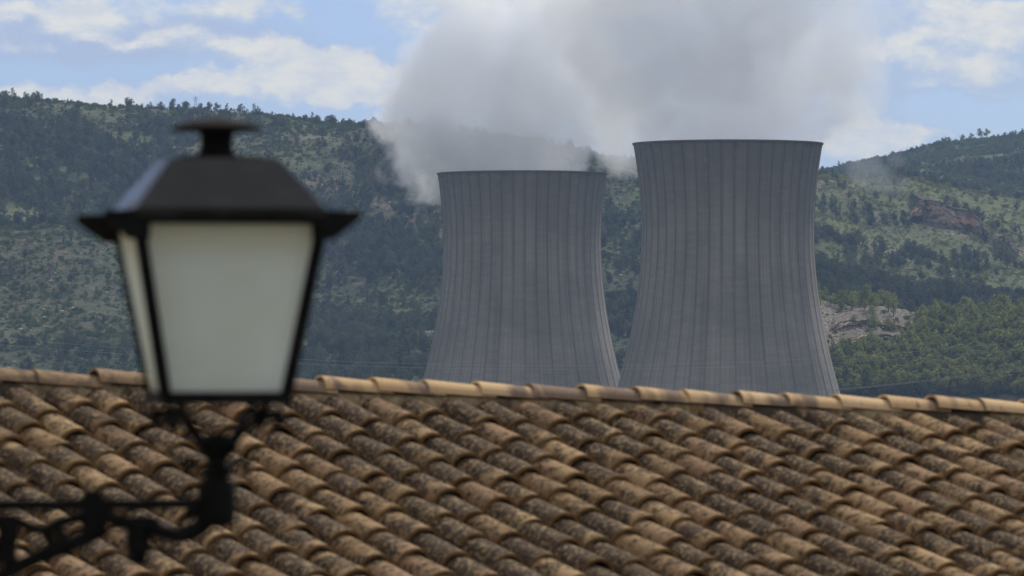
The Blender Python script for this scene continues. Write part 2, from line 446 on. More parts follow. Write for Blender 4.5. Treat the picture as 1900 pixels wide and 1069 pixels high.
def proto(name, cme, tme, leafmat, coll):
    """one mesh of crown and trunk, for the far woods"""
    V = [v.co[:] for v in cme.vertices]; F = [tuple(p.vertices) for p in cme.polygons]; n = len(V); k = len(F)
    if tme is not None:
        V += [v.co[:] for v in tme.vertices]; F += [tuple(i + n for i in p.vertices) for p in tme.polygons]
    me = bpy.data.meshes.new(name); me.from_pydata(V, [], F); me.update()
    me.materials.append(leafmat); me.materials.append(bark)
    me.polygons.foreach_set('material_index', [0] * k + [1] * (len(F) - k))
    o = bpy.data.objects.new(name, me); coll.objects.link(o); return o
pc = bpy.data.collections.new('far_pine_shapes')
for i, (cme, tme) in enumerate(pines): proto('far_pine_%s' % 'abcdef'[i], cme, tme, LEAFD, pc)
pcn = bpy.data.collections.new('near_pine_shapes')
for i, (cme, tme) in enumerate(pines): proto('near_pine_%s' % 'abcdef'[i], cme, tme, LEAF, pcn)
sc_ = bpy.data.collections.new('shrub_shapes')
for i in range(4):
    rs = random.Random(50 + i)
    cl = [(rs.uniform(-.7, .7), rs.uniform(-.7, .7), rs.uniform(.3, .9), rs.uniform(.5, .9)) for _ in range(5)]
    proto('shrub_%s' % 'abcd'[i], leaf_cloud('shrub', cl, 36, .34, .8, 70 + i), None, SHRUB, sc_)
SHRUBL = leaf_mat('sun_tinted_shrub_foliage', (.085, .120, .040), (.240, .250, .085), (.20, .17, .08), .4)  # lighter copy of the shrub foliage, sunlight put into its colour
scl_ = bpy.data.collections.new('light_shrub_shapes')
for i in range(4):
    rs = random.Random(60 + i)
    cl = [(rs.uniform(-.7, .7), rs.uniform(-.7, .7), rs.uniform(.3, .9), rs.uniform(.5, .9)) for _ in range(5)]
    proto('light_shrub_%s' % 'abcd'[i], leaf_cloud('shrub', cl, 30, .36, .8, 80 + i), None, SHRUBL, scl_)
rc = bpy.data.collections.new('rock_shapes')
rockm, t, b = material('limestone', .9, .2)
O = t.new('ShaderNodeTexCoord').outputs['Object']
rn = t.noise(O, .8, 6, .65)
t.l.new(t.mix(t.ramp(rn, .35, .65), (.20, .17, .14), (.50, .45, .38)), b.inputs['Base Color']); bump(t, b, rn, .8, .3)
for i in range(3):
    bm = bmesh.new(); bmesh.ops.create_icosphere(bm, subdivisions=2, radius=1)
    rs = random.Random(90 + i)
    for v in bm.verts: v.co = Vector((v.co.x * 1.3, v.co.y, v.co.z * .6)) * rs.uniform(.72, 1.15)
    me_ = bpy.data.meshes.new('rock'); bm.to_mesh(me_); bm.free(); me_.materials.append(rockm)
    rc.objects.link(bpy.data.objects.new('rock_%s' % 'abc'[i], me_))

def scatter(name, pts, scl, coll, kindlabel, cat):
    n = len(pts); me = bpy.data.meshes.new(name); me.vertices.add(n); me.vertices.foreach_set('co', np.asarray(pts, dtype=np.float32).ravel()); me.update()
    for an, typ, val in (('scl', 'FLOAT', scl), ('rot', 'FLOAT', RS.rand(n) * 6.28), ('pick', 'INT', RS.randint(0, 60, n))):
        at_ = me.attributes.new(an, typ, 'POINT'); at_.data.foreach_set('value', np.asarray(val, dtype=np.float32 if typ == 'FLOAT' else np.int32))
    ob = link(name, me); ng = bpy.data.node_groups.new(name + '_nodes', 'GeometryNodeTree')
    ng.interface.new_socket('Geometry', in_out='INPUT', socket_type='NodeSocketGeometry')
    ng.interface.new_socket('Geometry', in_out='OUTPUT', socket_type='NodeSocketGeometry')
    N = ng.nodes; L = ng.links
    gi = N.new('NodeGroupInput'); go = N.new('NodeGroupOutput'); ip = N.new('GeometryNodeInstanceOnPoints'); ci = N.new('GeometryNodeCollectionInfo')
    ci.inputs['Collection'].default_value = coll; ci.inputs['Separate Children'].default_value = True; ci.inputs['Reset Children'].default_value = True
    ip.inputs['Pick Instance'].default_value = True
    def attr(nm, dt):
        a_ = N.new('GeometryNodeInputNamedAttribute'); a_.data_type = dt; a_.inputs['Name'].default_value = nm; return a_.outputs['Attribute']
    cb = N.new('ShaderNodeCombineXYZ'); L.new(attr('rot', 'FLOAT'), cb.inputs[2])
    L.new(gi.outputs[0], ip.inputs['Points']); L.new(ci.outputs[0], ip.inputs['Instance'])
    L.new(attr('pick', 'INT'), ip.inputs['Instance Index']); L.new(cb.outputs[0], ip.inputs['Rotation']); L.new(attr('scl', 'FLOAT'), ip.inputs['Scale'])
    L.new(ip.outputs[0], go.inputs[0])
    md = ob.modifiers.new('scatter', 'NODES'); md.node_group = ng
    tag(ob, kindlabel, cat, kind='stuff'); return ob

def sample(n, y0, y1, pxlo=-160, pxhi=2060):
    # uniform on the ground
    y = np.sqrt(RS.rand(n) * (y1 ** 2 - y0 ** 2) + y0 ** 2)
    x = ((pxlo + RS.rand(n) * (pxhi - pxlo)) - CX) / FP * y
    z = terrain(x, y); return x, y, z
def facing_ok(px, py, y):
    # behind the towers nothing shows
    return ~(((px > 850) & (px < 1090) & (py > 330)) | ((px > 1215) & (px < 1490) & (py > 280)))
# pines ------------------------------------------------
x, y, z = sample(88000, 1990, 4680)
x2, y2, z2 = sample(9000, 1990, 2290, 1490, 2060)
x = np.concatenate([x, x2]); y = np.concatenate([y, y2]); z = np.concatenate([z, z2])
px, py = to_px(x, y, z)
n = fbm(x / 75, y / 75, 3, 21); n = (n - .5) * 2.2 + .5
dn = .13 + .80 * sstep(.42, .72, n)
rk_ = rockiness(x, y, z); gr_ = grass_and_sunlight(x, y, z)
spur = (px > 1490) & (y < 2275)
dn = np.where(spur, np.where(py > curve(px, [(1490, 690), (1560, 668), (1640, 650), (1700, 632), (1760, 622), (1900, 600)]), 1.6, .10), dn)
dn = np.where((px > 1490) & (y > 2400) & (y < 2800), .5 + .9 * sstep(.35, .6, n), dn)
dn = np.where((px > 1100) & (y > 2850) & (y < 3480), dn * .5, dn)
dn = np.where((y > 3560), dn * .5, dn); dn = np.where((y > 4380) & (px > 1700), dn * .4, dn)
dn = np.where((px < 300) & (py > 420) & (py < 640), dn * .35, dn)
dn = np.where((px < 900) & (py > 640), dn * 1.5, dn)
dn *= (1 - .85 * rk_) * (1 - .85 * gr_)
keep = (RS.rand(len(x)) < dn) & facing_ok(px, py, y) & (py < 735)
x, y, z, px, py = [a_[keep] for a_ in (x, y, z, px, py)]
scl = (.66 + .85 * RS.rand(len(x)) ** 1.3) * np.where(y > 3300, .85, 1.0)
scl = np.where((px > 1490) & (y < 2300), scl * 1.0, scl)
near = np.where((px > 1545) & (px < 1905) & (y < 2275) & (py < 745))[0]
near = near[np.argsort(-(scl / y)[near])][:238]
mask = np.ones(len(x), bool); mask[near] = False
PTS = np.stack([x, y, z - .15], -1)
sp = mask & (y < 2300) & (px > 1400)
fa = mask & ~sp
print('pines', mask.sum(), 'near', len(near), 'spur', sp.sum())
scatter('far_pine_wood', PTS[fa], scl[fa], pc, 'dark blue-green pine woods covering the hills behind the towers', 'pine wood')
scatter('lower_pine_wood', PTS[sp], scl[sp], pcn, 'dense pine wood filling the slope right of the towers above the roof', 'pine wood')

def copy_tree_obj(i, loc, s, rz, label, group, first={}):
    cme, tme = pines[i]
    if i not in first:
        r = empty('pine_tree'); c_ = link('crown', cme, None, r); tr_ = link('trunk', tme, None, r); first[i] = (r, c_, tr_)
    else:
        a_, b_, c0 = first[i]
        r = a_.copy(); COL.objects.link(r)
        c_ = b_.copy(); COL.objects.link(c_); c_.parent = r
        tr_ = c0.copy(); COL.objects.link(tr_); tr_.parent = r
    r.location = loc; r.scale = (s, s, s); r.rotation_euler = (0, 0, rz)
    tag(r, label, 'pine tree', group); return r
for k in near:
    copy_tree_obj(RS.randint(0, 6), (x[k], y[k], z[k] - .15), float(scl[k]), RS.rand() * 6.28,
                  'green pine in the dense wood right of the towers, just above the roof', 'pines of the wood right of the towers')

# skyline trees ---------------------------------------
def ground_z(xx, yy): return float(terrain(np.array([xx]), np.array([yy]))[0])
def crest(pxx, y0, y1):
    yy = np.linspace(y0, y1, 140); xx = (pxx - CX) / FP * yy; zz = terrain(xx, yy); a_ = zz / yy; i = int(np.argmax(a_)); return xx[i], yy[i], zz[i]
for pxx, s, k in [(66, 1.05, 0), (120, .6, 4), (178, .7, 4), (206, .6, 2), (238, .8, 0), (262, .6, 4), (292, .6, 2), (318, .55, 4), (346, .65, 2), (440, .6, 2), (458, .65, 0),
                  (482, .75, 5), (505, .7, 0), (558, .6, 4), (568, .5, 2), (622, .8, 0), (637, .75, 5), (676, .55, 4), (30, .6, 2), (14, .5, 4), (92, .55, 2), (150, .55, 0), (383, .55, 4), (415, .6, 2)]:
    xx, yy, zz = crest(pxx, 3250, 3560)
    copy_tree_obj(k, (xx, yy, zz - .2), s * .8, RS.rand() * 6.28, 'small dark pine standing on the skyline of the left hill', 'pines on the left skyline')
for pxx, s, k, lab in [(1755, .75, 0, 'round pine alone on the right skyline, leftmost of its row'), (1787, .9, 2, 'low round pine on the right skyline, second from the left'), (1802, .85, 0, 'pine on the right skyline just left of the tallest one'),
                  (1818, 1.05, 5, 'tallest pine standing on the right skyline'), (1831, 1.1, 0, 'broad pine on the right skyline just right of the tallest one'), (1852, .5, 4, 'small pine on the right skyline between the tall group and the frame edge'),
                  (1865, .6, 2, 'small bushy pine near the right end of the skyline'), (1884, .7, 0, 'pale thin pine at the far right end of the skyline'), (1740, .55, 4, 'dark bushy pine at the head of the right hill scrub')]:
    xx, yy, zz = crest(pxx, 4480, 4800)
    copy_tree_obj(k, (xx, yy, zz - .2), s * 1.35, RS.rand() * 6.28, lab, 'pines on the right skyline')
for pxx in (1716, 1742, 1783, 1793, 1802, 1810, 1834):
    xx, yy, zz = crest(pxx, 4080, 4260)
    copy_tree_obj(RS.randint(0, 5), (xx, yy - 15, zz - 1.5), .95, RS.rand() * 6.28, 'dark pine along the pale grass track on the far right hill', 'pines along the grass track')
# dense line along the crests belongs to the wood
cp = []; cs = []
for _ in range(420):
    pxx = RS.uniform(-60, 880)
    if fbm(np.array([pxx / 40.]), np.array([0.]), 2, 8)[0] < .38: continue
    xx, yy, zz = crest(pxx, 3250, 3560); cp.append((xx, yy + RS.uniform(-12, 10), zz - 1.0)); cs.append(RS.uniform(.28, .5))
for _ in range(240):
    pxx = RS.uniform(1500, 1745); xx, yy, zz = crest(pxx, 4480, 4800); cp.append((xx, yy + RS.uniform(-20, 4), zz - .8)); cs.append(RS.uniform(.4, .75))
for _ in range(500):
    pxx = RS.uniform(1490, 1960); xx, yy, zz = crest(pxx, 2600, 2880); cp.append((xx, yy + RS.uniform(-35, 5), zz - .5)); cs.append(RS.uniform(.7, 1.15))
scatter('crest_pine_wood', np.array(cp), np.array(cs), pc, 'thin dark line of low pines along the hill crests', 'pine wood')

# shrubs, rocks ----------------------------------------
x, y, z = sample(170000, 2000, 4690); px, py = to_px(x, y, z)
n = fbm(x / 30, y / 30, 3, 71)
rk_ = rockiness(x, y, z); gr_ = grass_and_sunlight(x, y, z)
dn = (.25 + .9 * sstep(.4, .62, n)) * (1 - .55 * rk_) * (1 - .7 * gr_)
dn = np.where(y > 3600, dn + .35 * (1 - gr_), dn); dn = np.where((y < 2275) & (px > 1500) & (py > 650), .15, dn); dn = np.where((px < 320) & (py > 420) & (py < 650), dn + .35, dn)
keep = (RS.rand(len(x)) < dn) & facing_ok(px, py, y) & (py < 735)
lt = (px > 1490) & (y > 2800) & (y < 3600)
for nm, kk, lf, lab in (('hillside_scrub', keep & ~lt, sc_, 'low dark green scrub covering the stony left hillsides'), ('sun_tinted_scrub', keep & lt, scl_, 'scrub on the right hills with sunlight put into its light yellow-green colour')):
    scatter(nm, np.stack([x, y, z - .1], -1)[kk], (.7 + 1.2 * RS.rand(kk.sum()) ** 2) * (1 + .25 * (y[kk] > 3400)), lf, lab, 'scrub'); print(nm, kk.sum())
x, y, z = sample(60000, 2000, 4600); px, py = to_px(x, y, z); rk_ = rockiness(x, y, z)
keep = (RS.rand(len(x)) < np.clip(rk_ * 1.1 - .12, 0, 1) * .8) & facing_ok(px, py, y)
scatter('scattered_rocks', np.stack([x, y, z], -1)[keep], (.35 + 1.1 * RS.rand(keep.sum()) ** 3), rc, 'pale limestone rocks strewn over the bare patches of the hills', 'rocks')
print('rocks', keep.sum())

# ------------------------------------------------------------------ rock ledges and cliff (strata sheets with depth)
def ledge(name, pts, Yd, h, mat, label, cat, depth=6.0, seed=0, base_drop=3.0, rocky=.6, amp=1.4):
    """a broken rock face: pts are (px, py) of its top edge"""
    p0, p1 = pts[0][0], pts[-1][0]; n = int((p1 - p0) * 1.6); m = 14
    V = []; F = []
    for i in range(n):
        pxx = p0 + (p1 - p0) * i / (n - 1); e = min(1, i / 26, (n - 1 - i) / 26)
        Yv = Yd(pxx) if callable(Yd) else Yd
        xx = (pxx - CX) / FP * Yv; top = (HZ - np.interp(pxx, [q[0] for q in pts], [q[1] for q in pts])) / FP * Yv
        hh = (h(pxx) if callable(h) else h) * (.7 + .6 * float(vnoise(np.array([xx / 7.]), np.array([seed + .5]), 5)[0])) * e + .2
        top -= (1 - e) * (h(pxx) if callable(h) else h)
        for j in range(m):
            f = j / (m - 1)
            if j < m - 2:
                zz = top - hh + hh * f * (m - 1) / (m - 3) - (base_drop if j == 0 else 0)
                st = float(vnoise(np.array([xx / 2.2]), np.array([j * 1.7 + seed]), 3)[0]); st2 = float(vnoise(np.array([xx / 9.]), np.array([j * .35 + seed * 3]), 4)[0])
                yy = Yv + (j * .16 * amp) + (st - .5) * 1.7 * amp + (st2 - .5) * 3.5 * amp + (.5 if j % 3 == 0 else -.3)
                zz = min(zz, top) + (st - .5) * .35
            else:
                far = Yv + hh / .17 + 6
                yy = Yv + 2.2 + (0 if j == m - 2 else hh / .17 + 6); zz = top - .1 if j == m - 2 else float(terrain(np.array([xx]), np.array([yy]))[0]) - .6
            V.append((xx + (0 if j == 0 else RS.uniform(-.25, .25)), yy, zz))
    for i in range(n - 1):
        for j in range(m - 1): F.append((i * m + j, (i + 1) * m + j, (i + 1) * m + j + 1, i * m + j + 1))
    me_ = bpy.data.meshes.new(name); me_.from_pydata(V, [], F); me_.update()
    me_.materials.append(mat); me_.materials.append(gm); me_.polygons.foreach_set('material_index', [1 if (q % (m - 1)) >= m - 2 else 0 for q in range(len(F))])
    ra = me_.attributes.new('rock', 'FLOAT', 'POINT'); ra.data.foreach_set('value', [rocky] * len(V))
    o = link(name, me_); tag(o, label, cat); return o
cliffm, t, b = material('orange_cliff', .95, .1)
O = t.new('ShaderNodeTexCoord').outputs['Object']
cn = t.noise(O, .12, 6, .7); cn2 = t.noise(t.vmath('MULTIPLY', O, (1, 1, 1.4)), .22, 6, .75)
c = t.mix(t.ramp(cn, .4, .6), (.44, .27, .17), (.32, .27, .22)); c = t.mix(t.ramp(cn2, .48, .60), c, (.09, .10, .055)); c = t.mix(t.ramp(cn2, .3, .42, 1, 0), c, (.48, .38, .28))
t.l.new(c, b.inputs['Base Color']); bump(t, b, cn2, 1, 1.0)
ledgem, t, b = material('layered_limestone', .95, .1)
O = t.new('ShaderNodeTexCoord').outputs['Object']
cn = t.noise(t.vmath('MULTIPLY', O, (1, 1, 2.6)), .7, 6, .7); cn2 = t.noise(O, .18, 4, .6)
c = t.mix(t.ramp(cn, .38, .62), (.12, .09, .06), (.66, .55, .40)); c = t.mix(t.ramp(cn2, .58, .72), c, (.13, .13, .06))
t.l.new(c, b.inputs['Base Color']); bump(t, b, cn, 1, .6)
def gy(pxx, pyy, y0, y1):
    yy = np.linspace(y0, y1, 160); xx = (pxx - CX) / FP * yy; a_ = HZ - FP * terrain(xx, yy) / yy
    i = np.where(a_ < pyy)[0]; return float(yy[i[0]]) if len(i) else float(yy[int(np.argmin(a_))])
def on(pts, y0, y1, hpx, back=1):
    xs_ = [p[0] for p in pts]; Ys = [gy(p[0], p[1] + hpx, y0, y1) - back for p in pts]
    return lambda q: float(np.interp(q, xs_, Ys))
A = [(1536, 600), (1580, 594), (1615, 593), (1650, 598), (1690, 610), (1740, 618), (1775, 622)]
B = [(1536, 648), (1565, 640), (1600, 622), (1640, 619), (1670, 623), (1695, 622), (1706, 628)]
ledge('rock_ledge', A, on(A, 2050, 2275, 15), lambda q: 3.6 if q < 1690 else 1.6, ledgem, 'upper pale layered rock ledge on the sunlit spur right of the towers', 'rock ledge', seed=2)
ledge('rock_ledge', B, on(B, 2050, 2275, 19), lambda q: 5.0 if q < 1640 else 2.8, ledgem, 'lower pale layered rock ledge just above the pine wood right of the towers', 'rock ledge', seed=9)
Cc = [(1690, 377), (1718, 370), (1745, 374), (1770, 386), (1800, 390), (1815, 402), (1835, 412)]
ledge('rock_cliff', Cc, on(Cc, 2950, 3480, 40), lambda q: 14 if 1712 < q < 1822 else 7.0, cliffm, 'orange-brown rock cliff on the hillside far right of the towers', 'cliff', seed=21, base_drop=2, rocky=.3, amp=2.2)
Cd = [(1845, 432), (1870, 440), (1890, 462), (1925, 475)]
ledge('rock_cliff', Cd, on(Cd, 2900, 3480, 12), 4.5, ledgem, 'small pale rock outcrop at the right edge below the orange cliff', 'cliff', seed=33, base_drop=2)

# ------------------------------------------------------------------ cooling towers
conc, t, b = material('tower_concrete', .9, .2)
uv = t.new('ShaderNodeUVMap').outputs[0]; ux, vy, _ = t.xyz(uv)      # u: metres round at the throat, v: metres up
O = t.new('ShaderNodeTexCoord').outputs['Object']
ph = t.math('MULTIPLY', t.noise(t.comb(t.math('MULTIPLY', ux, 1.3), 0, 2.0), 1.0, 2, .8), 9.0)
vph = t.math('ADD', t.math('MULTIPLY', vy, .03), ph)
st1 = t.noise(t.comb(t.math('MULTIPLY', ux, .9), vph, 0), 1.0, 5, .65)
st2 = t.noise(t.comb(t.math('MULTIPLY', ux, .22), t.math('ADD', t.math('MULTIPLY', vy, .012), t.math('MULTIPLY', ph, .3)), 3.0), 1.0, 4, .6)
st3 = t.noise(t.comb(t.math('MULTIPLY', ux, 3.0), t.math('ADD', t.math('MULTIPLY', vy, .05), t.math('MULTIPLY', ph, 2.0)), 5.0), 1.0, 3, .6)
blot = t.noise(O, .035, 5, .6)
c = t.mix(t.ramp(blot, .35, .65), (.235, .218, .192), (.315, .290, .252))
c = t.mix(t.math('MULTIPLY', t.ramp(st1, .45, .72), .45), c, (.105, .108, .115))
c = t.mix(t.math('MULTIPLY', t.ramp(st2, .5, .75), .5), c, (.12, .118, .12))
c = t.mix(t.math('MULTIPLY', t.ramp(st3, .63, .75), .4), c, (.30, .30, .30))
top = t.ramp(t.math('ADD', vy, t.math('MULTIPLY', st2, 26)), 104, 142)
c = t.mix(t.math('MULTIPLY', top, .55), c, (.125, .118, .112))
# formwork lifts: fine horizontal joints, each with its own tone
lift = t.math('FRACT', t.math('DIVIDE', vy, 1.25))
cell = t.new('ShaderNodeTexWhiteNoise', noise_dimensions='2D')
t.l.new(t.comb(t.math('FLOOR', t.math('DIVIDE', ux, 4.09)), t.math('FLOOR', t.math('DIVIDE', vy, 1.25)), 0), cell.inputs['Vector'])
c = t.mix(t.math('MULTIPLY', cell.outputs['Value'], .18), c, (.09, .09, .10))
jn = t.math('MULTIPLY', t.ramp(lift, .86, .95), t.ramp(t.noise(t.comb(t.math('MULTIPLY', ux, .35), t.math('MULTIPLY', vy, .8), 8.0), 1.0, 3, .6), .45, .7, 0, .5))
c = t.mix(jn, c, (.07, .07, .075))
# wide soft damp streaks that hang from the rim on every rib
wd_ = t.math('ABSOLUTE', t.math('SUBTRACT', t.math('FRACT', t.math('ADD', t.math('DIVIDE', ux, 4.09), t.math('MULTIPLY', t.math('SUBTRACT', st1, .5), .25))), .5))
wide = t.math('MULTIPLY', t.ramp(wd_, .26, .46), t.math('MULTIPLY', t.ramp(t.math('ADD', vy, t.math('MULTIPLY', st2, 60)), 60, 125), t.ramp(st3, .3, .6, .2, .6)))
c = t.mix(wide, c, (.105, .100, .098))
pz = t.noise(t.comb(t.math('MULTIPLY', ux, .25), t.math('MULTIPLY', vy, .5), 4.0), 1.0, 5, .7)
c = t.mix(t.ramp(pz, .55, .72, 0, .4), c, (.32, .30, .27))
f3 = t.math('ABSOLUTE', t.math('SUBTRACT', t.math('FRACT', t.math('DIVIDE', ux, 1.3633)), .5))
c = t.mix(t.math('MULTIPLY', t.ramp(f3, .38, .47), t.ramp(st2, .35, .6, .05, .4)), c, (.11, .105, .10))
# soot and damp along the ribs
rb = t.math('ABSOLUTE', t.math('SUBTRACT', t.math('FRACT', t.math('DIVIDE', ux, 4.09)), .5))
rbd = t.math('MULTIPLY', t.ramp(rb, .46, .492), t.ramp(st1, .3, .65, .2, .65))
c = t.mix(rbd, c, (.085, .083, .080))
t.l.new(c, b.inputs['Base Color']); bump(t, b, t.math('ADD', st1, jn), .25, .15)
darkm, t, b = material('dark_steel', .6, .4)
b.inputs['Base Color'].default_value = (.06, .06, .065, 1)
pale, t, b = material('galvanised_steel', .5, .4, .3)
b.inputs['Base Color'].default_value = (.42, .43, .45, 1)

def tower(px, Yd, rim_py, thr_py, r_thr, bb, label, masts, lamps):
    xx = (px - CX) / FP * Yd; zr = (HZ - rim_py) / FP * Yd; zt = (HZ - thr_py) / FP * Yd; zb = -62.0
    root = empty('cooling_tower', (xx, Yd, zb)); tag(root, label, 'cooling tower', 'cooling towers')
    NR = 44; per = 8; n = NR * per; zs = list(np.linspace(zb, zr, 64))
    rad = lambda z: r_thr * math.sqrt(1 + ((z - zt) / bb) ** 2)
    m = MB(); wrap = n + 1
    ang0 = R(-90) + .03
    for z_ in zs:
        for k in range(wrap):
            a_ = ang0 + 2 * math.pi * k / n
            kk = k % per
            r_ = rad(z_) + (.16 if kk in (0,) else 0)
            if kk == 1 or kk == per - 1: pass
            m.v.append((r_ * math.cos(a_), r_ * math.sin(a_), z_ - zb)); m.uv.append((k / per * 4.09, z_ - zb))
    # tighten the verts beside each rib so that the rib is 0.4 m wide
    for i in range(len(zs)):
        for k in range(wrap):
            kk = k % per
            if kk in (1, per - 1):
                base = ang0 + 2 * math.pi * (k - 1 if kk == 1 else k + 1) / n; d_ = .40 / rad(zs[i]) * (1 if kk == 1 else -1)
                a_ = base + d_; r_ = rad(zs[i]); m.v[i * wrap + k] = (r_ * math.cos(a_), r_ * math.sin(a_), zs[i] - zb)
                m.uv[i * wrap + k] = (((k - 1 if kk == 1 else k + 1) / per + d_ / (2 * math.pi / NR)) * 4.09, zs[i] - zb)
    for i in range(len(zs) - 1):
        for k in range(n): m.f.append((i * wrap + k, i * wrap + k + 1, (i + 1) * wrap + k + 1, (i + 1) * wrap + k))
    # rim and inner wall
    L0 = (len(zs) - 1) * wrap; o0 = len(m.v)
    inner = [(zr + .02, -.45)] + [(zr - 1.0 - (zr - 1 - zb) * q / 24, -.9) for q in range(25)]
    for z_, dr in inner:
        for k in range(wrap):
            a_ = ang0 + 2 * math.pi * k / n; r_ = rad(min(z_, zr)) + dr; m.v.append((r_ * math.cos(a_), r_ * math.sin(a_), z_ - zb)); m.uv.append((k / per * 4.09, z_ - zb))
    rows = [L0] + [o0 + i * wrap for i in range(len(inner))]
    for ra, rb_ in zip(rows[:-1], rows[1:]):
        for k in range(n): m.f.append((ra + k, ra + k + 1, rb_ + k + 1, rb_ + k))
    me_ = m.mesh('shell', False, True)
    smooth_by_angle(me_, 25)
    link('shell', me_, conc, root)
    rr = rad(zr)
    # walkway lip round the rim with its rail
    m = MB(); NN = 132; V = []; F = []
    prof = [(rr + .29, zr - zb - .55), (rr + .40, zr - zb - .42), (rr + .40, zr - zb + .02), (rr + .05, zr - zb + .06)]
    for k in range(NN):
        a_ = 2 * math.pi * k / NN
        for (r_, z_) in prof: V.append((r_ * math.cos(a_), r_ * math.sin(a_), z_))
    for k in range(NN):
        for j in range(3): F.append((k * 4 + j, ((k + 1) % NN) * 4 + j, ((k + 1) % NN) * 4 + j + 1, k * 4 + j + 1))
    m.add(V, F); link('rim_walkway', m.mesh('rim_walkway'), conc, root)
    def on_rim(pxx, front=True, dr=0.0):
        sx = (pxx - CX) / FP * (Yd - rr * .9 if front else Yd) - xx
        sx = max(-rr + .01, min(rr - .01, sx)); return sx, (-1 if front else 1) * math.sqrt(rr * rr - sx * sx)
    for pxx, h_ in masts:
        sx, sy = on_rim(pxx, False); m = MB(); m.tube([(sx, sy, zr - zb), (sx, sy, zr - zb + h_)], [.12, .07], 6); m.box((sx, sy, zr - zb + .3), (.6, .6, .5))
        link('mast', m.mesh('mast'), darkm, root)
    for pxx in lamps:
        sx, sy = on_rim(pxx); s_ = 1.012
        m = MB()
        for q in (-.45, .45):
            m.box((sx * s_ + q, sy * s_, zr - zb - 1.6), (.42, .5, .45)); m.box((sx * s_ + q, sy * s_, zr - zb - 1.3), (.2, .3, .2))
        link('warning_light', m.mesh('warning_light'), darkm, root)
    return root
tower(1350.5, 1707, 266, 430, 28.66, 64.5, 'taller right-hand concrete cooling tower under a broad plume of steam', [(1441, 3.6), (1355, 1.8)], [1208, 1365, 1503])
tower(969.0, 1882, 321.5, 452, 28.9, 66, 'shorter left-hand concrete cooling tower with steam drifting to the left', [(1040, 3.4)], [821, 937, 1089])

# ------------------------------------------------------------------ lattice pylons
def pylon(pxx, Yd, h, label):
    xx = (pxx - CX) / FP * Yd; z0 = ground_z(xx, Yd)
    root = empty('lattice_pylon', (xx, Yd, z0)); tag(root, label, 'pylon', 'lattice pylons on the left hill')
    m = MB(); W0 = h * .085; lv = [0, .16, .30, .42, .53, .63, .72, .80, .88, .96]
    wd = lambda f: W0 * (1 - f) ** .9 + .22
    for sx in (-1, 1):
        for sy in (-1, 1):
            m.tube([(sx * wd(f), sy * wd(f), h * f) for f in lv], .09, 4)
    for a_, b_ in zip(lv[:-1], lv[1:]):
        for s_ in (-1, 1):
            for d_ in (-1, 1):
                m.tube([(-d_ * wd(a_), s_ * wd(a_), h * a_), (d_ * wd(b_), s_ * wd(b_), h * b_)], .055, 4)
                m.tube([(s_ * wd(a_), -d_ * wd(a_), h * a_), (s_ * wd(b_), d_ * wd(b_), h * b_)], .055, 4)
    m.tube([(0, 0, h * .95), (0, 0, h)], .07, 4); link('lattice_mast', m.mesh('lattice_mast'), pale, root)
    for f, s_, w_ in ((.70, 1, .16), (.70, -1, .16), (.80, 1, .19), (.80, -1, .19), (.9, 1, .13), (.9, -1, .13)):
        m = MB(); m.tube([(0, 0, h * f), (s_ * h * w_, 0, h * f)], .07, 4); m.tube([(0, 0, h * (f + .05)), (s_ * h * w_, 0, h * f)], .05, 4); m.tube([(s_ * h * w_, 0, h * f), (s_ * h * w_, 0, h * f - 1.1)], .07, 5)
        link('cross_arm', m.mesh('cross_arm'), pale, root)
pylon(636, gy(636, 356, 2500, 3470), 18.5, 'grey lattice pylon standing on the wooded slope left of the towers')
xx_, yy_, zz_ = crest(363, 3250, 3560)
pylon(363, yy_, 9.5, 'faint lattice pylon rising from the skyline of the left hill')

# ------------------------------------------------------------------ power lines
wire, t, b = material('cable', .5, .4, .2); b.inputs['Base Color'].default_value = (.40, .41, .42, 1)
def cable(pts, Yd, r, label, group):
    xs_ = [p[0] for p in pts]; co = np.polyfit(xs_, [p[1] for p in pts], min(3, len(pts) - 1))
    P3 = [at(q, np.polyval(co, q), Yd) for q in np.linspace(xs_[0], xs_[-1], 70)]
    m = MB(); m.tube(P3, r, 5); o = link('power_line', m.mesh('power_line'), wire); tag(o, label, 'power line', group)
gl = 'power lines in front of the towers'
cable([(-600, 560), (0, 625), (260, 647), (540, 668), (780, 675.5), (960, 678), (1160, 679), (1426, 671), (1545, 664), (1740, 645), (2400, 560)], 960, .022, 'upper long power line crossing low in front of both towers', gl)
cable([(-600, 578), (0, 638), (260, 659), (540, 676), (780, 682), (960, 685), (1160, 685.5), (1426, 680), (1600, 668), (2400, 590)], 950, .022, 'lower long power line crossing low in front of both towers', gl)
gl = 'power lines at the lower right'
cable([(1350, 738), (1565, 721.5), (1750, 702), (1900, 683), (2500, 590)], 760, .024, 'upper wire of the pair rising to the right over the lower pine wood', gl)
cable([(1350, 741), (1565, 723), (1750, 704.5), (1900, 687), (2500, 600)], 752, .024, 'lower wire of the pair rising to the right over the lower pine wood', gl)

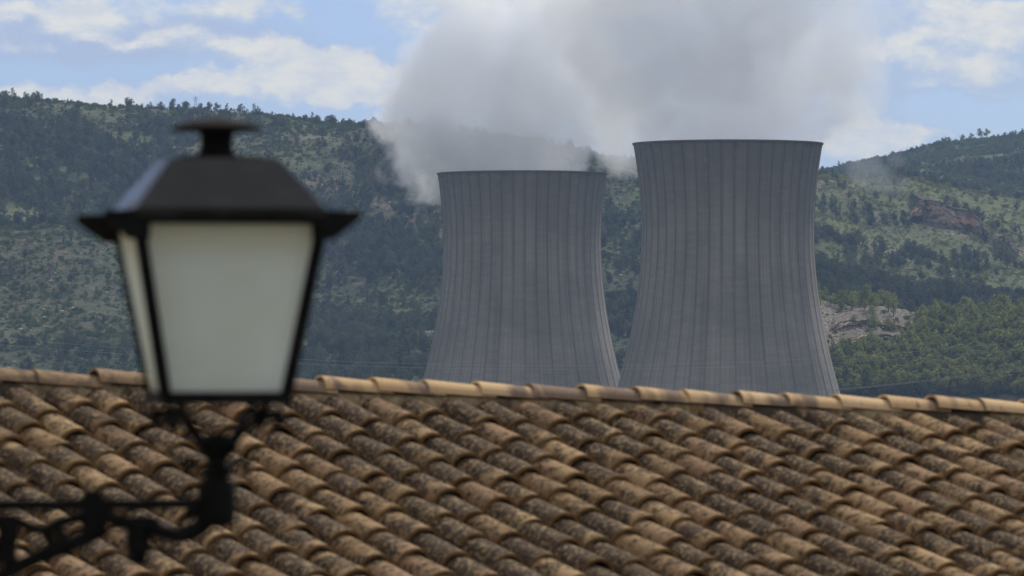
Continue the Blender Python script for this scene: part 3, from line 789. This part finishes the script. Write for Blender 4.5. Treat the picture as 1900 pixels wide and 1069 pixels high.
# ------------------------------------------------------------------ steam (real volumes inside lumpy meshes)
def steam(name, blobs, Yc, sigma, label, nscale=.018, fine=.07, grow=1.12, thr=(.02, .42), voxel=5.0, soft=.9, step=.33, rs_=1.0):
    C = []
    for bl in blobs:
        px, py, r = bl[:3]; dy = bl[3] if len(bl) > 3 else 0; amp = bl[4] if len(bl) > 4 else 1
        c_ = at(px, py, Yc + dy); C.append((c_, r / FP * Yc * rs_, amp))
    bm = bmesh.new()
    for c_, r_, _ in C: bmesh.ops.create_icosphere(bm, subdivisions=3, radius=r_ * grow, matrix=Matrix.Translation(c_))
    me_ = bpy.data.meshes.new(name); bm.to_mesh(me_); bm.free()
    o = link(name, me_)
    md = o.modifiers.new('join', 'REMESH'); md.mode = 'VOXEL'; md.voxel_size = voxel
    m = bpy.data.materials.new(name); m.use_nodes = True; t = NT(m.node_tree); t.n.clear()
    outn = t.new('ShaderNodeOutputMaterial'); pv = t.new('ShaderNodeVolumePrincipled'); t.l.new(pv.outputs[0], outn.inputs['Volume'])
    O = t.new('ShaderNodeTexCoord').outputs['Object']
    wv = t.new('ShaderNodeTexNoise'); t.put(wv.inputs['Vector'], O); wv.inputs['Scale'].default_value = .022; wv.inputs['Detail'].default_value = 2
    Pw = t.vmath('ADD', O, t.vmath('SCALE', t.vmath('SUBTRACT', wv.outputs['Color'], (.5, .5, .5)), 26.0))
    f = None
    for c_, r_, amp in C:
        v = t.math('MULTIPLY', t.math('SUBTRACT', 1.0, t.math('DIVIDE', t.vmath('DISTANCE', Pw, tuple(c_)), r_)), amp)
        if f is None: f = v
        else: f = t.math('SMOOTH_MAX', f, v, .25)
    nz = t.noise(O, nscale, 5, .62, .3); 
    nf = t.noise(O, fine, 4, .6)
    f = t.math('ADD', f, t.math('MULTIPLY', t.math('SUBTRACT', nz, .52), soft * 2.1)); f = t.math('ADD', f, t.math('MULTIPLY', t.math('SUBTRACT', nf, .5), 1.15))
    d = t.math('MULTIPLY', t.ramp(f, thr[0], thr[1]), sigma)
    t.l.new(d, pv.inputs['Density']); pv.inputs['Color'].default_value = (.970, .982, 1.0, 1); pv.inputs['Anisotropy'].default_value = .25
    m.cycles.volume_step_rate = step
    me_.materials.append(m)
    tag(o, label, 'steam', kind='stuff'); return o
A = [(970, 310, 135, 0, 1.5), (1040, 280, 90, 0, 1.3), (1115, 235, 95, 8, 1.4), (1130, 285, 55, 10, 1.3), (1150, 200, 90, 10, 1.2), (900, 280, 95, 0, 1.1), (850, 300, 62, 8, .8),
     (900, 225, 120, 10), (800, 190, 95, 10), (835, 120, 105, 10), (960, 170, 140, 10), (1060, 230, 110, 0), (1010, 90, 140, 10), (900, 60, 100, 15), (1100, 150, 120, 0), (880, 0, 80, 10, .7)]
B = [(1350, 262, 150, 0, 1.2), (1280, 215, 140, 0), (1200, 215, 120, 12), (1145, 275, 58, 14, .8), (1400, 200, 150, 0), (1480, 215, 90, 0, .8), (1170, 120, 140, 0), (1320, 110, 190, 0), (1470, 100, 150, 0),
     (1550, 40, 110, 0), (1400, 0, 190, 0), (1200, 10, 170, 0), (1080, 20, 100, 5, .8), (1560, -60, 130, 0), (1300, -110, 220, 0), (1500, -170, 230, 0), (1540, 190, 60, 0, .6), (1600, 110, 80, 10, .62), (1615, 30, 90, 10, .7), (1585, 200, 60, 15, .5)]
steam('steam_plume', A, 1882, .055, 'grey-white steam plume rising from the left tower and curling down beside it', thr=(.0, .38))
steam('steam_plume', B, 1707, .042, 'broad grey steam plume rising from the right tower to the top of the sky')
Wl = [(800, 275, 70, 0, .9), (762, 275, 62, 6, .9), (735, 250, 48, 8, .8), (745, 310, 56, 4, .85), (728, 330, 40, 6, .7), (765, 350, 46, 4, .75), (795, 375, 34, 2, .7), (780, 330, 48, 2, .75), (805, 340, 30, 2, .8), (720, 285, 34, 6, .7), (765, 400, 24, 2, .5)]
steam('steam_wisp', Wl, 1892, .080, 'ragged curl of white steam sinking beside the left rim of the left tower', .045, .16, 1.2, (.0, .40), 2.2, 1.15, .22, 1.22)
Wp = [(1620, 312, 42), (1682, 300, 30), (1655, 338, 42), (1592, 322, 40), (1690, 345, 28), (1560, 300, 36)]
steam('steam_wisp', Wp, 2600, .010, 'thin torn wisps of steam drifting over the hill right of the towers', .02, .07, 1.1, (.05, .6), 4.0, .9)

# ------------------------------------------------------------------ unseen clouds added above the frame to cast shade on parts of the hills
cloudm, t, b = material('cloud_white', 1.0, 0.0); b.inputs['Base Color'].default_value = (.85, .85, .87, 1)
def cloud(tx, ty, rx, ry, seed, label):
    alt = 1300.0; c0 = Vector((tx, ty, 30)) + sd * (alt / sd.z); rs = random.Random(seed); bm = bmesh.new()
    for i in range(34):
        a_ = rs.uniform(0, 6.28); q = math.sqrt(rs.random()); r_ = rs.uniform(.16, .30) * min(rx, ry) * (1.15 - .5 * q)
        bmesh.ops.create_icosphere(bm, subdivisions=2, radius=r_, matrix=Matrix.Translation(c0 + Vector((rx * q * math.cos(a_), ry * q * math.sin(a_), rs.uniform(0, .35) * r_))) @ Matrix.Diagonal((1.2, 1.2, .7, 1)))
    for v in bm.verts:
        v.co.z += 8 * math.sin(v.co.x * .05) * math.cos(v.co.y * .06)
    me_ = bpy.data.meshes.new('cloud'); bm.to_mesh(me_); bm.free()
    o = link('cloud', me_, cloudm); tag(o, label, 'cloud', 'clouds overhead'); md = o.modifiers.new('join', 'REMESH'); md.mode = 'VOXEL'; md.voxel_size = 14; return o
for i, (tx, ty, rx, ry) in enumerate([(-200, 3060, 110, 80), (262, 2690, 190, 75)]):
    cloud(tx, ty, rx, ry, 400 + i, ['unseen white cumulus cloud added to shade the left hill', 'unseen white cumulus cloud added to shade the wooded belt on the right'][i])

# ------------------------------------------------------------------ haze
m = MB(); m.box((0, 12900, 140), (26000, 26200, 430))
hz = link('haze', m.mesh('haze')); hm = bpy.data.materials.new('haze_air'); hm.use_nodes = True; t = NT(hm.node_tree); t.n.clear()
o_ = t.new('ShaderNodeOutputMaterial'); pv = t.new('ShaderNodeVolumePrincipled'); t.l.new(pv.outputs[0], o_.inputs['Volume'])
pv.inputs['Density'].default_value = 5.8e-5; pv.inputs['Color'].default_value = (.44, .63, .98, 1); pv.inputs['Anisotropy'].default_value = .1
hz.data.materials.append(hm); tag(hz, 'thin blue haze in the air over the valley and hills', 'haze', kind='stuff')

# ------------------------------------------------------------------ tiled house
PSI = R(28); TH = R(15.5); TILT = .0315
tile, t, b = material('weathered_clay_tile', .92, .08)
geo = t.new('ShaderNodeNewGeometry'); rnd = geo.outputs['Random Per Island']
O = t.new('ShaderNodeTexCoord').outputs['Object']
uv = t.new('ShaderNodeUVMap').outputs[0]; _, along, _ = t.xyz(uv)
off = t.vmath('ADD', O, t.vmath('SCALE', t.comb(rnd, rnd, rnd), 37.0))
n1 = t.noise(off, 4.5, 4, .6, .3); n2 = t.noise(off, 17, 5, .65); n3 = t.noise(off, 42, 4, .7); n4 = t.noise(O, .9, 3, .5)
c = t.mix(rnd, (.215, .132, .068), (.40, .265, .140))
r2 = t.math('FRACT', t.math('MULTIPLY', rnd, 17.31)); r3 = t.math('FRACT', t.math('MULTIPLY', rnd, 53.7))
c = t.mix(t.math('MULTIPLY', t.ramp(r2, .55, .9), .6), c, (.26, .155, .10))
# grey-violet weathering on a part of each tile
wsh = t.math('ADD', n1, t.math('MULTIPLY', t.math('SUBTRACT', r3, .5), .42))
wsh = t.math('ADD', wsh, t.math('MULTIPLY', t.math('SUBTRACT', n4, .5), .35))
wsh = t.math('ADD', wsh, t.math('MULTIPLY', t.ramp(along, .55, 1.0), -.12))
c = t.mix(t.math('MULTIPLY', t.ramp(wsh, .38, .47), .93), c, t.mix(n2, (.026, .018, .014), (.098, .071, .058)))
# black lichen and pale lichen
c = t.mix(t.math('MULTIPLY', t.ramp(n2, .48, .56), .88), c, (.030, .021, .015))
c = t.mix(t.math('MULTIPLY', t.ramp(t.math('ADD', n3, t.math('MULTIPLY', n2, .35)), .69, .79), .75), c, (.41, .30, .17))
c = t.mix(t.math('MULTIPLY', t.ramp(along, .955, .985), .75), c, (.17, .095, .035))
t.l.new(c, b.inputs['Base Color']); bump(t, b, t.math('ADD', n3, n2), .5, .008)

def tile_mesh(m, org, sdir, adir, ndir, r0, r1, L, th, h0, h1, invert=False, yaw=0.0, roll=0.0, arc=R(86), nseg=10):
    """barrel tile: r0 radius at the upper end, r1 at the lower; org is the centre line start on the plane"""
    sd_ = (sdir * math.cos(yaw) + adir * math.sin(yaw)); ad_ = (adir * math.cos(yaw) - sdir * math.sin(yaw))
    ls = [0, .34, .68, 1.0]; vs = []; uvs = []
    sg = -1 if invert else 1
    for shell in (0, 1):
        for f in ls:
            r_ = (r0 + (r1 - r0) * f) - (th if shell else 0); h_ = h0 + (h1 - h0) * f
            for k in range(nseg + 1):
                a_ = -arc + 2 * arc * k / nseg + roll
                # slightly flattened arch
                vs.append(org + sd_ * (L * f) + ad_ * (r_ * math.sin(a_)) + ndir * (h_ + sg * (r_ * .86 * math.cos(a_)) - (0 if not invert else 0)))
                uvs.append((k / nseg, f))
    W = nseg + 1; S = len(ls) * W; fs = []
    for i in range(len(ls) - 1):
        for k in range(nseg):
            fs.append((i * W + k, i * W + k + 1, (i + 1) * W + k + 1, (i + 1) * W + k))
            fs.append((S + i * W + k, S + (i + 1) * W + k, S + (i + 1) * W + k + 1, S + i * W + k + 1))
    e = (len(ls) - 1) * W
    for k in range(nseg): fs.append((e + k, e + k + 1, S + e + k + 1, S + e + k)); fs.append((k, S + k, S + k + 1, k + 1))
    for i in range(len(ls) - 1):
        fs.append((i * W, (i + 1) * W, S + (i + 1) * W, S + i * W)); k = nseg
        fs.append((i * W + k, S + i * W + k, S + (i + 1) * W + k, (i + 1) * W + k))
    m.add(vs, fs, uvs)

house = empty('tiled_house', (0, 29.2, -.208), PSI)
tag(house, 'old house with a sloping roof of weathered brown barrel tiles and mortared ridge', 'house')
adir = Vector((1, 0, -TILT)).normalized()
rt = random.Random(5)
def slope(sgn, courses, m):
    sdir = Vector((0, -sgn * math.cos(TH), -math.sin(TH))); nd = adir.cross(sdir) * (-1 if sgn > 0 else 1)
    if nd.z < 0: nd = -nd
    sp_ = .24; n = 62; x0 = -7.4
    for i in range(n):
        a0 = x0 + i * sp_; ph = rt.uniform(0, 6.28); drift = rt.uniform(-.02, .02)
        so = rt.uniform(-.17, .13)
        for j in range(courses, -1, -1):
            s0 = .06 + so + j * .37 + rt.uniform(-.02, .02) + (rt.uniform(.02, .06) if rt.random() < .06 else 0) if j else .03
            wob = .008 * math.sin(ph + j * .7)
            o_ = adir * (a0 + wob) + sdir * s0 + Vector((0, 0, -.190)) + nd * rt.uniform(-.004, .006)
            L = .45 if j else .48 + so
            tile_mesh(m, o_, sdir, adir, nd, .083 + rt.uniform(-.003, .003), .097 + rt.uniform(-.004, .005), L, .020, .034, .056, False, rt.uniform(-.055, .055), rt.uniform(-.09, .09))
            if sgn > 0 or j % 1 == 0:
                o2 = adir * (a0 + sp_ / 2) + sdir * (s0 + .05) + Vector((0, 0, -.190)) + nd * .095
                tile_mesh(m, o2, sdir, adir, nd, .100, .086, .45, .014, -.006, .016, True, rt.uniform(-.02, .02), 0, R(74), 8)
m = MB(); slope(1, 17, m)
roofme = m.mesh('roof', False, True); smooth_by_angle(roofme, 40)
roof = link('roof', roofme, tile, house)
m = MB(); slope(-1, 17, m); bk = m.mesh('rear_roof', False, True); link('roof', bk, tile, house)
# ridge caps
ridgem, t, b = material('ridge_clay_tile', .92, .08)
geo = t.new('ShaderNodeNewGeometry'); rnd = geo.outputs['Random Per Island']; O = t.new('ShaderNodeTexCoord').outputs['Object']
off = t.vmath('ADD', O, t.vmath('SCALE', t.comb(rnd, rnd, rnd), 37.0))
n1 = t.noise(off, 3.5, 4, .6); n2 = t.noise(off, 20, 5, .65); n3 = t.noise(off, 70, 3, .7)
c = t.mix(rnd, (.54, .36, .19), (.66, .47, .27)); nb_ = t.noise(t.vmath('MULTIPLY', off, (1.3, .5, .5)), 2.4, 3, .5); c = t.mix(t.math('MULTIPLY', t.ramp(nb_, .47, .55), .85), c, (.17, .125, .105))
lx, _, _ = t.xyz(O)
old = t.ramp(lx, -2.3, -1.7, 1, 0)
c = t.mix(t.math('MULTIPLY', old, .8), c, t.mix(t.ramp(n2, .4, .6), (.12, .09, .065), (.30, .20, .12)))
c = t.mix(t.math('MULTIPLY', t.ramp(n2, .60, .7), .7), c, (.10, .07, .05)); c = t.mix(t.math('MULTIPLY', t.ramp(n3, .6, .7), .3), c, (.55, .45, .3))
t.l.new(c, b.inputs['Base Color']); bump(t, b, n2, .4, .006)
m = MB(); e = .338; k0 = -24
for k in range(k0, 24):
    a0 = k * e + .115
    old_ = a0 < -1.9
    o_ = adir * (a0 + (rt.uniform(-.03, .03) if old_ else rt.uniform(-.014, .014))) + Vector((0, rt.uniform(-.008, .008), -.098 + rt.uniform(-.009, .005) + (rt.uniform(-.012, .006) if old_ else 0)))
    up = adir.cross(Vector((0, 1, 0))); up = up if up.z > 0 else -up
    # wide end on the left, lapping over its neighbour
    tile_mesh(m, o_ + adir * .43, -adir, Vector((0, 1, 0)), up, .083, .100, .43, .015, .004, .020, False, rt.uniform(-.02, .02), 0, R(82), 14)
rm = m.mesh('ridge_cap', False, True); smooth_by_angle(rm, 40); link('ridge_cap', rm, ridgem, roof)
# mortar bed
mort, t, b = material('stained_mortar', .95, .1)
O = t.new('ShaderNodeTexCoord').outputs['Object']
n1 = t.noise(t.vmath('MULTIPLY', O, (1, 1, .5)), 5, 5, .65); n2 = t.noise(O, 28, 5, .7)
c = t.mix(t.ramp(n1, .38, .62), (.30, .215, .12), (.15, .11, .065)); c = t.mix(t.math('MULTIPLY', t.ramp(n1, .60, .68), .6), c, (.32, .15, .04)); c = t.mix(t.math('MULTIPLY', t.ramp(n2, .50, .60), .6), c, (.42, .34, .22))
c = t.mix(t.math('MULTIPLY', t.ramp(t.noise(O, 3.6, 4), .52, .60), .85), c, (.035, .028, .024))
t.l.new(c, b.inputs['Base Color']); bump(t, b, n2, .8, .015)
V = []; F = []; NX = 420; prof = [(-.13, -.36), (-.118, -.24), (-.104, -.17), (-.092, -.105), (-.05, -.07), (.05, -.07), (.092, -.105), (.104, -.17), (.118, -.24), (.13, -.36)]
for i in range(NX):
    xx = -7.9 + 15.9 * i / (NX - 1)
    for j, (yy, zz) in enumerate(prof):
        q = (float(vnoise(np.array([xx * 9.]), np.array([j * 1.3]), 4)[0]) - .5) * .016
        V.append((xx, yy + q, zz - TILT * xx + q * .3))
for i in range(NX - 1):
    for j in range(len(prof) - 1): F.append((i * 10 + j, (i + 1) * 10 + j, (i + 1) * 10 + j + 1, i * 10 + j + 1))
m = MB(); m.add(V, F); link('mortar_bed', m.mesh('mortar_bed', True), mort, roof)
# roof deck under the tiles and the walls
plaster, t, b = material('lime_plaster', .92, .15)
O = t.new('ShaderNodeTexCoord').outputs['Object']; n1 = t.noise(O, .8, 5, .6); n2 = t.noise(O, 9, 5, .65)
t.l.new(t.mix(t.ramp(n1, .4, .65), (.52, .46, .37), (.38, .32, .25)), b.inputs['Base Color']); bump(t, b, n2, .4, .01)
sl_ = 6.9
m = MB()
for sgn in (1, -1):
    y1 = -sgn * sl_ * math.cos(TH); z1 = -sl_ * math.sin(TH); zz0 = -.235
    vs = [(-7.8, 0, zz0 + TILT * 7.8), (7.6, 0, zz0 - TILT * 7.6), (7.6, y1, zz0 + z1 - TILT * 7.6), (-7.8, y1, zz0 + z1 + TILT * 7.8)]
    lo = [(a_[0], a_[1], a_[2] - .14) for a_ in vs]
    m.add(vs + lo, [(0, 1, 2, 3), (7, 6, 5, 4), (0, 4, 5, 1), (1, 5, 6, 2), (2, 6, 7, 3), (3, 7, 4, 0)])
link('roof_deck', m.mesh('roof_deck'), mort, roof)
m = MB(); yw = 6.2; ze = -.40 - yw * math.tan(TH)
poly = lambda x_: [(x_, -yw, -7.2), (x_, yw, -7.2), (x_, yw, ze - TILT * x_), (x_, 0, -.42 - TILT * x_), (x_, -yw, ze - TILT * x_)]
vs = poly(-7.3) + poly(7.1); fs = [(0, 1, 2, 3, 4)[::-1], (5, 6, 7, 8, 9)] + [(i, (i + 1) % 5, 5 + (i + 1) % 5, 5 + i) for i in range(5)]
m.add(vs, fs); link('wall', m.mesh('wall'), plaster, house)

# ------------------------------------------------------------------ wall lantern
K = 12.0 / FP
iron, t, b = material('black_iron', .7, .12)
O = t.new('ShaderNodeTexCoord').outputs['Object']; n1 = t.noise(O, 14, 5, .6)
t.l.new(t.mix(t.ramp(n1, .4, .7), (.004, .004, .004), (.010, .010, .009)), b.inputs['Base Color']); bump(t, b, n1, .1, .003)
dull, t, b = material('sooty_iron', .95, .1); b.inputs['Base Color'].default_value = (.020, .018, .016, 1)
sheet, t, b = material('black_sheet_metal', .3, .5)
O = t.new('ShaderNodeTexCoord').outputs['Object']; n1 = t.noise(O, 7, 4, .6)
t.l.new(t.mix(t.ramp(n1, .4, .7), (.012, .012, .012), (.024, .024, .023)), b.inputs['Base Color'])
t.put(b.inputs['Roughness'], t.ramp(n1, .3, .7, .20, .34))
glass = bpy.data.materials.new('milk_glass'); glass.use_nodes = True; t = NT(glass.node_tree); t.n.clear()
o_ = t.new('ShaderNodeOutputMaterial'); O = t.new('ShaderNodeTexCoord').outputs['Object']; gx, gyy, gz = t.xyz(O)
n1 = t.noise(O, 5, 4, .6)
dirt = t.math('MULTIPLY', t.ramp(n1, .4, .7), .35)
c = t.mix(dirt, (.92, .95, .945), (.84, .84, .76)); c = t.mix(t.ramp(gz, .17, .29, 0, .6), c, (.74, .68, .52))
d_ = t.new('ShaderNodeBsdfDiffuse'); tr_ = t.new('ShaderNodeBsdfTranslucent'); mx = t.new('ShaderNodeMixShader'); mx.inputs[0].default_value = .74
gl_ = t.new('ShaderNodeBsdfGlossy'); gl_.inputs['Roughness'].default_value = .25; mx2 = t.new('ShaderNodeMixShader'); mx2.inputs[0].default_value = .04
t.l.new(c, d_.inputs[0]); t.l.new(c, tr_.inputs[0]); t.l.new(d_.outputs[0], mx.inputs[1]); t.l.new(tr_.outputs[0], mx.inputs[2])
t.l.new(mx.outputs[0], mx2.inputs[1]); t.l.new(gl_.outputs[0], mx2.inputs[2]); t.l.new(mx2.outputs[0], o_.inputs[0])

LD = 9.5
lamp = empty('wall_lantern', (at(402, HZ, LD).x, LD, 0), R(12)); lamp.scale = (LD / 12,) * 3
tag(lamp, 'black four-sided wall lantern with milky glass on a scrolled iron bracket', 'lantern')
zz = lambda py: (HZ - py) * K
HT, HB = 170 * K, 112 * K          # half widths of the glass box, top and bottom
zt, zbm = zz(412), zz(735)
def hw(z): return HB + (HT - HB) * (z - zbm) / (zt - zbm)
# glass panes
for s_ in range(4):
    M = Matrix.Rotation(s_ * math.pi / 2, 4, 'Z'); a1 = zt - .006; a0 = zbm + .006; ins = .012
    vs = []
    for (z_, off) in ((a0, 0), (a1, 0)):
        h_ = hw(z_) - ins
        for q in (-1, 1):
            for d_ in (0, .004): vs.append(M @ Vector((q * (h_ - .004), -(h_ + .004) + d_, z_)))
    m = MB(); m.add(vs, [(0, 2, 6, 4), (1, 5, 7, 3), (0, 4, 5, 1), (2, 3, 7, 6), (0, 1, 3, 2), (4, 6, 7, 5)])
    link('glass_pane', m.mesh('glass_pane'), glass, lamp)
# frame
whitem, t, b = material('reflector_white', .5, .3); b.inputs['Base Color'].default_value = (.80, .79, .75, 1)
m = MB(); wpx = 9.5 * K
def bar(p, q, w, d):
    p = Vector(p); q = Vector(q); tt = (q - p).normalized(); a_ = tt.cross(Vector((0, 0, 1)))
    if a_.length < .2: a_ = Vector((1, 0, 0))
    a_.normalize(); b_ = tt.cross(a_).normalized(); vs = []
    for c_ in (p, q):
        for i, j in ((-1, -1), (1, -1), (1, 1), (-1, 1)): vs.append(c_ + a_ * w * i + b_ * d * j)
    m.add(vs, [(3, 2, 1, 0), (4, 5, 6, 7), (0, 1, 5, 4), (1, 2, 6, 5), (2, 3, 7, 6), (3, 0, 4, 7)])
for sx in (-1, 1):
    for sy in (-1, 1): 
        w_ = (10.5 if sy < 0 else 4.5) * K; vs = []
        for z_ in (zbm, zt):
            h_ = hw(z_)
            vs += [Vector((sx * h_ - i * w_, sy * h_ - j * w_, z_)) for i, j in ((-1, -1), (1, -1), (1, 1), (-1, 1))]
        m.add(vs, [(3, 2, 1, 0), (4, 5, 6, 7), (0, 1, 5, 4), (1, 2, 6, 5), (2, 3, 7, 6), (3, 0, 4, 7)])
for s_ in range(4):
    M = Matrix.Rotation(s_ * math.pi / 2, 4, 'Z')
    m.box((0, -HB, zbm - .004), (2 * HB + .020 - s_ % 2 * .002, 18 * K, 23 * K), M); m.box((0, -HT, zt + .004), (2 * HT + .020 - s_ % 2 * .002, 16 * K, 20 * K), M)
link('frame', m.mesh('frame'), iron, lamp)
m = MB(); m.box((0, 0, zt - .006), (2 * HT - .03, 2 * HT - .03, .006)); link('added_reflector', m.mesh('added_reflector'), whitem, lamp)  # unseen white plate, added to brighten the glass from inside
# hood: truncated pyramid over a projecting cornice
m = MB(); h0, h1 = 176 * K, 99 * K; z0, z1 = zz(393), zz(296)
def frustum(ha, za, hb, zb_):
    vs = [(sx * ha, sy * ha, za) for sx, sy in ((-1, -1), (1, -1), (1, 1), (-1, 1))] + [(sx * hb, sy * hb, zb_) for sx, sy in ((-1, -1), (1, -1), (1, 1), (-1, 1))]
    m.add(vs, [(3, 2, 1, 0), (4, 5, 6, 7), (0, 1, 5, 4), (1, 2, 6, 5), (2, 3, 7, 6), (3, 0, 4, 7)])
frustum(h0, z0, h1, z1); frustum(184 * K, z0 - 14 * K, 186 * K, z0 - .0005); 
frustum(h1 * .86, z1 + .0005, h1 * .80, z1 + .006)
hme = m.mesh('hood')
bm = bmesh.new(); bm.from_mesh(hme); bmesh.ops.bevel(bm, geom=[e_ for e_ in bm.edges], offset=.004, segments=2, affect='EDGES'); bm.to_mesh(hme); bm.free()
link('hood', hme, sheet, lamp)
# flared corner leaves of the cornice
for (sx, sy) in ((-1, -1), (1, -1), (1, 1), (-1, 1)):
    m = MB(); c0 = Vector((sx * 172 * K, sy * 172 * K, 0)); dr_ = Vector((sx, sy * .55, 0)).normalized(); pr = Vector((-dr_.y, dr_.x, 0))
    pts2 = [(-22, 394), (72, 396), (70, 410), (44, 428), (12, 448), (-18, 448)]
    vs = [c0 + dr_ * (u_ * K) + pr * (s2 * 13 * K * (1 - max(0, u_) / 95)) + Vector((0, 0, zz(p_))) for s2 in (-1, 1) for u_, p_ in pts2]
    n_ = len(pts2); m.add(vs, [tuple(range(n_)), tuple(range(2 * n_ - 1, n_ - 1, -1))] + [(i, n_ + i, n_ + (i + 1) % n_, (i + 1) % n_) for i in range(n_)])
    link('cornice_leaf', m.mesh('cornice_leaf'), iron, lamp)
m = MB(); m.lathe([(46 * K, zz(296)), (44 * K, zz(290)), (33 * K, zz(284)), (30 * K, zz(272)), (31 * K, zz(248)), (40 * K, zz(243))], n=28)
link('chimney', m.mesh('chimney', True), iron, lamp)
m = MB(); m.lathe([(28 * K, zz(246)), (84 * K, zz(242)), (86 * K, zz(238)), (78 * K, zz(234)), (52 * K, zz(226)), (18 * K, zz(220)), (3 * K, zz(219))], n=36)
cp_ = m.mesh('cap', True); link('cap', cp_, dull, lamp)
# cradle under the glass box: four curved legs to the stem
m = MB()
for s_ in range(4):
    M = Matrix.Rotation(s_ * math.pi / 2 + math.pi / 4, 4, 'Z')
    P3 = [M @ Vector((q * K, 0, zz(p_))) for q, p_ in ((-122, 742), (-110, 756), (-88, 776), (-66, 795), (-44, 818), (-30, 842))]
    m.tube(P3, [.0085] * 6, 6)
    # small scroll ear
    P3 = [M @ Vector((q * K, 0, zz(p_))) for q, p_ in ((-104, 760), (-122, 770), (-140, 768), (-146, 782), (-134, 792), (-120, 784))]
    m.tube(P3, [.008, .012, .016, .014, .010, .006], 6)
link('cradle', m.mesh('cradle', True), iron, lamp)
m = MB(); m.lathe([(20 * K, zz(805)), (27 * K, zz(812)), (31 * K, zz(830)), (24 * K, zz(846)), (18 * K, zz(858)), (20 * K, zz(866)), (30 * K, zz(874)), (31 * K, zz(880)), (20 * K, zz(888)),
                   (34 * K, zz(894)), (36 * K, zz(910)), (36 * K, zz(950)), (34 * K, zz(964)), (30 * K, zz(974)), (14 * K, zz(980))], n=24)
for s_ in range(4):
    M = Matrix.Rotation(s_ * math.pi / 2, 4, 'Z')
    m.tube([M @ Vector((q * K, 0, zz(p_))) for q, p_ in ((-30, 862), (-48, 854), (-60, 858), (-56, 872), (-44, 872))], [.008, .011, .012, .009, .006], 6)
link('stem', m.mesh('stem', True), iron, lamp)
m = MB(); m.box(((-640 / 2 - 10) * K, 0, zz(935)), (640 * K, 20 * K, 21 * K)); m.box((-232 * K, 0, zz(950)), (40 * K, 30 * K, 66 * K)); m.box((-232 * K, 0, zz(914)), (30 * K, 24 * K, 12 * K))
link('bracket_arm', m.mesh('bracket_arm'), iron, lamp)
def cur(pts, rad, name, flat=None):
    mm = MB(); P_ = [Vector((q[0] - 402, 0, 0)) * K + Vector((0, 0, zz(q[1]))) for q in pts]
    # Catmull-Rom
    Q = []
    for i in range(len(P_) - 1):
        a_, b_, c_, d_ = P_[max(i - 1, 0)], P_[i], P_[i + 1], P_[min(i + 2, len(P_) - 1)]
        for k in range(6):
            u = k / 6; Q.append(.5 * ((2 * b_) + (c_ - a_) * u + (2 * a_ - 5 * b_ + 4 * c_ - d_) * u * u + (3 * b_ - a_ - 3 * c_ + d_) * u ** 3))
    Q.append(P_[-1]); rr = [rad[0] + (rad[1] - rad[0]) * i / (len(Q) - 1) for i in range(len(Q))]
    mm.tube(Q, [r_ * K * 1.25 for r_ in rr], 8, flat); link(name, mm.mesh(name, True), iron, lamp)
cur([(196, 975), (150, 1000), (90, 1022), (30, 1050), (-40, 1085), (-140, 1130), (-235, 1185)], (13, 11), 'brace')
cur([(185, 952), (225, 968), (262, 972), (300, 985), (335, 992), (368, 980), (388, 960)], (11, 15), 'scroll')
cur([(300, 984), (280, 970), (262, 975), (252, 995), (258, 1022)], (9, 20), 'scroll')
cur([(258, 992), (257, 1012), (254, 1034), (252, 1046)], (19, 11), 'pendant')
cur([(352, 985), (372, 968), (366, 950), (350, 952), (345, 964)], (10, 6), 'scroll')
cur([(150, 958), (110, 968), (84, 980), (52, 974), (20, 962), (-20, 966), (-60, 985), (-90, 968)], (9, 9), 'scroll')
cur([(84, 980), (92, 1000), (112, 1006), (118, 992), (104, 984)], (10, 6), 'scroll')
cur([(8, 958), (16, 985), (10, 1010), (12, 1042)], (16, 18), 'scroll')
cur([(-60, 985), (-72, 1020), (-110, 1050), (-150, 1040), (-150, 1000), (-118, 992)], (9, 7), 'scroll')
m = MB(); m.box((-652 * K, 0, zz(1050)), (20 * K, 60 * K, 330 * K)); link('wall_plate', m.mesh('wall_plate'), iron, lamp)
# the house wall that carries it, just outside the frame on the left
wl = Matrix.Rotation(R(12), 4, 'Z') @ Vector((-662 * K * LD / 12, 0, 0)) + lamp.location
nb = empty('neighbouring_house', (wl.x, wl.y, -7.1), R(12)); tag(nb, 'plastered house whose end wall carries the iron lantern bracket', 'house')
m = MB(); m.box((-3.0, 4.4, 4.3), (6.0, 9.6, 8.6)); link('wall', m.mesh('wall'), plaster, nb)
m = MB(); m.add([(-6.3, -.7, 8.55), (.12, -.7, 8.55), (.12, 9.5, 8.55), (-6.3, 9.5, 8.55), (-3, -.7, 9.5), (-3, 9.5, 9.5)], [(3, 2, 1, 0), (0, 1, 4), (2, 3, 5), (1, 2, 5, 4), (3, 0, 4, 5)])
link('roof', m.mesh('roof'), tile, nb)
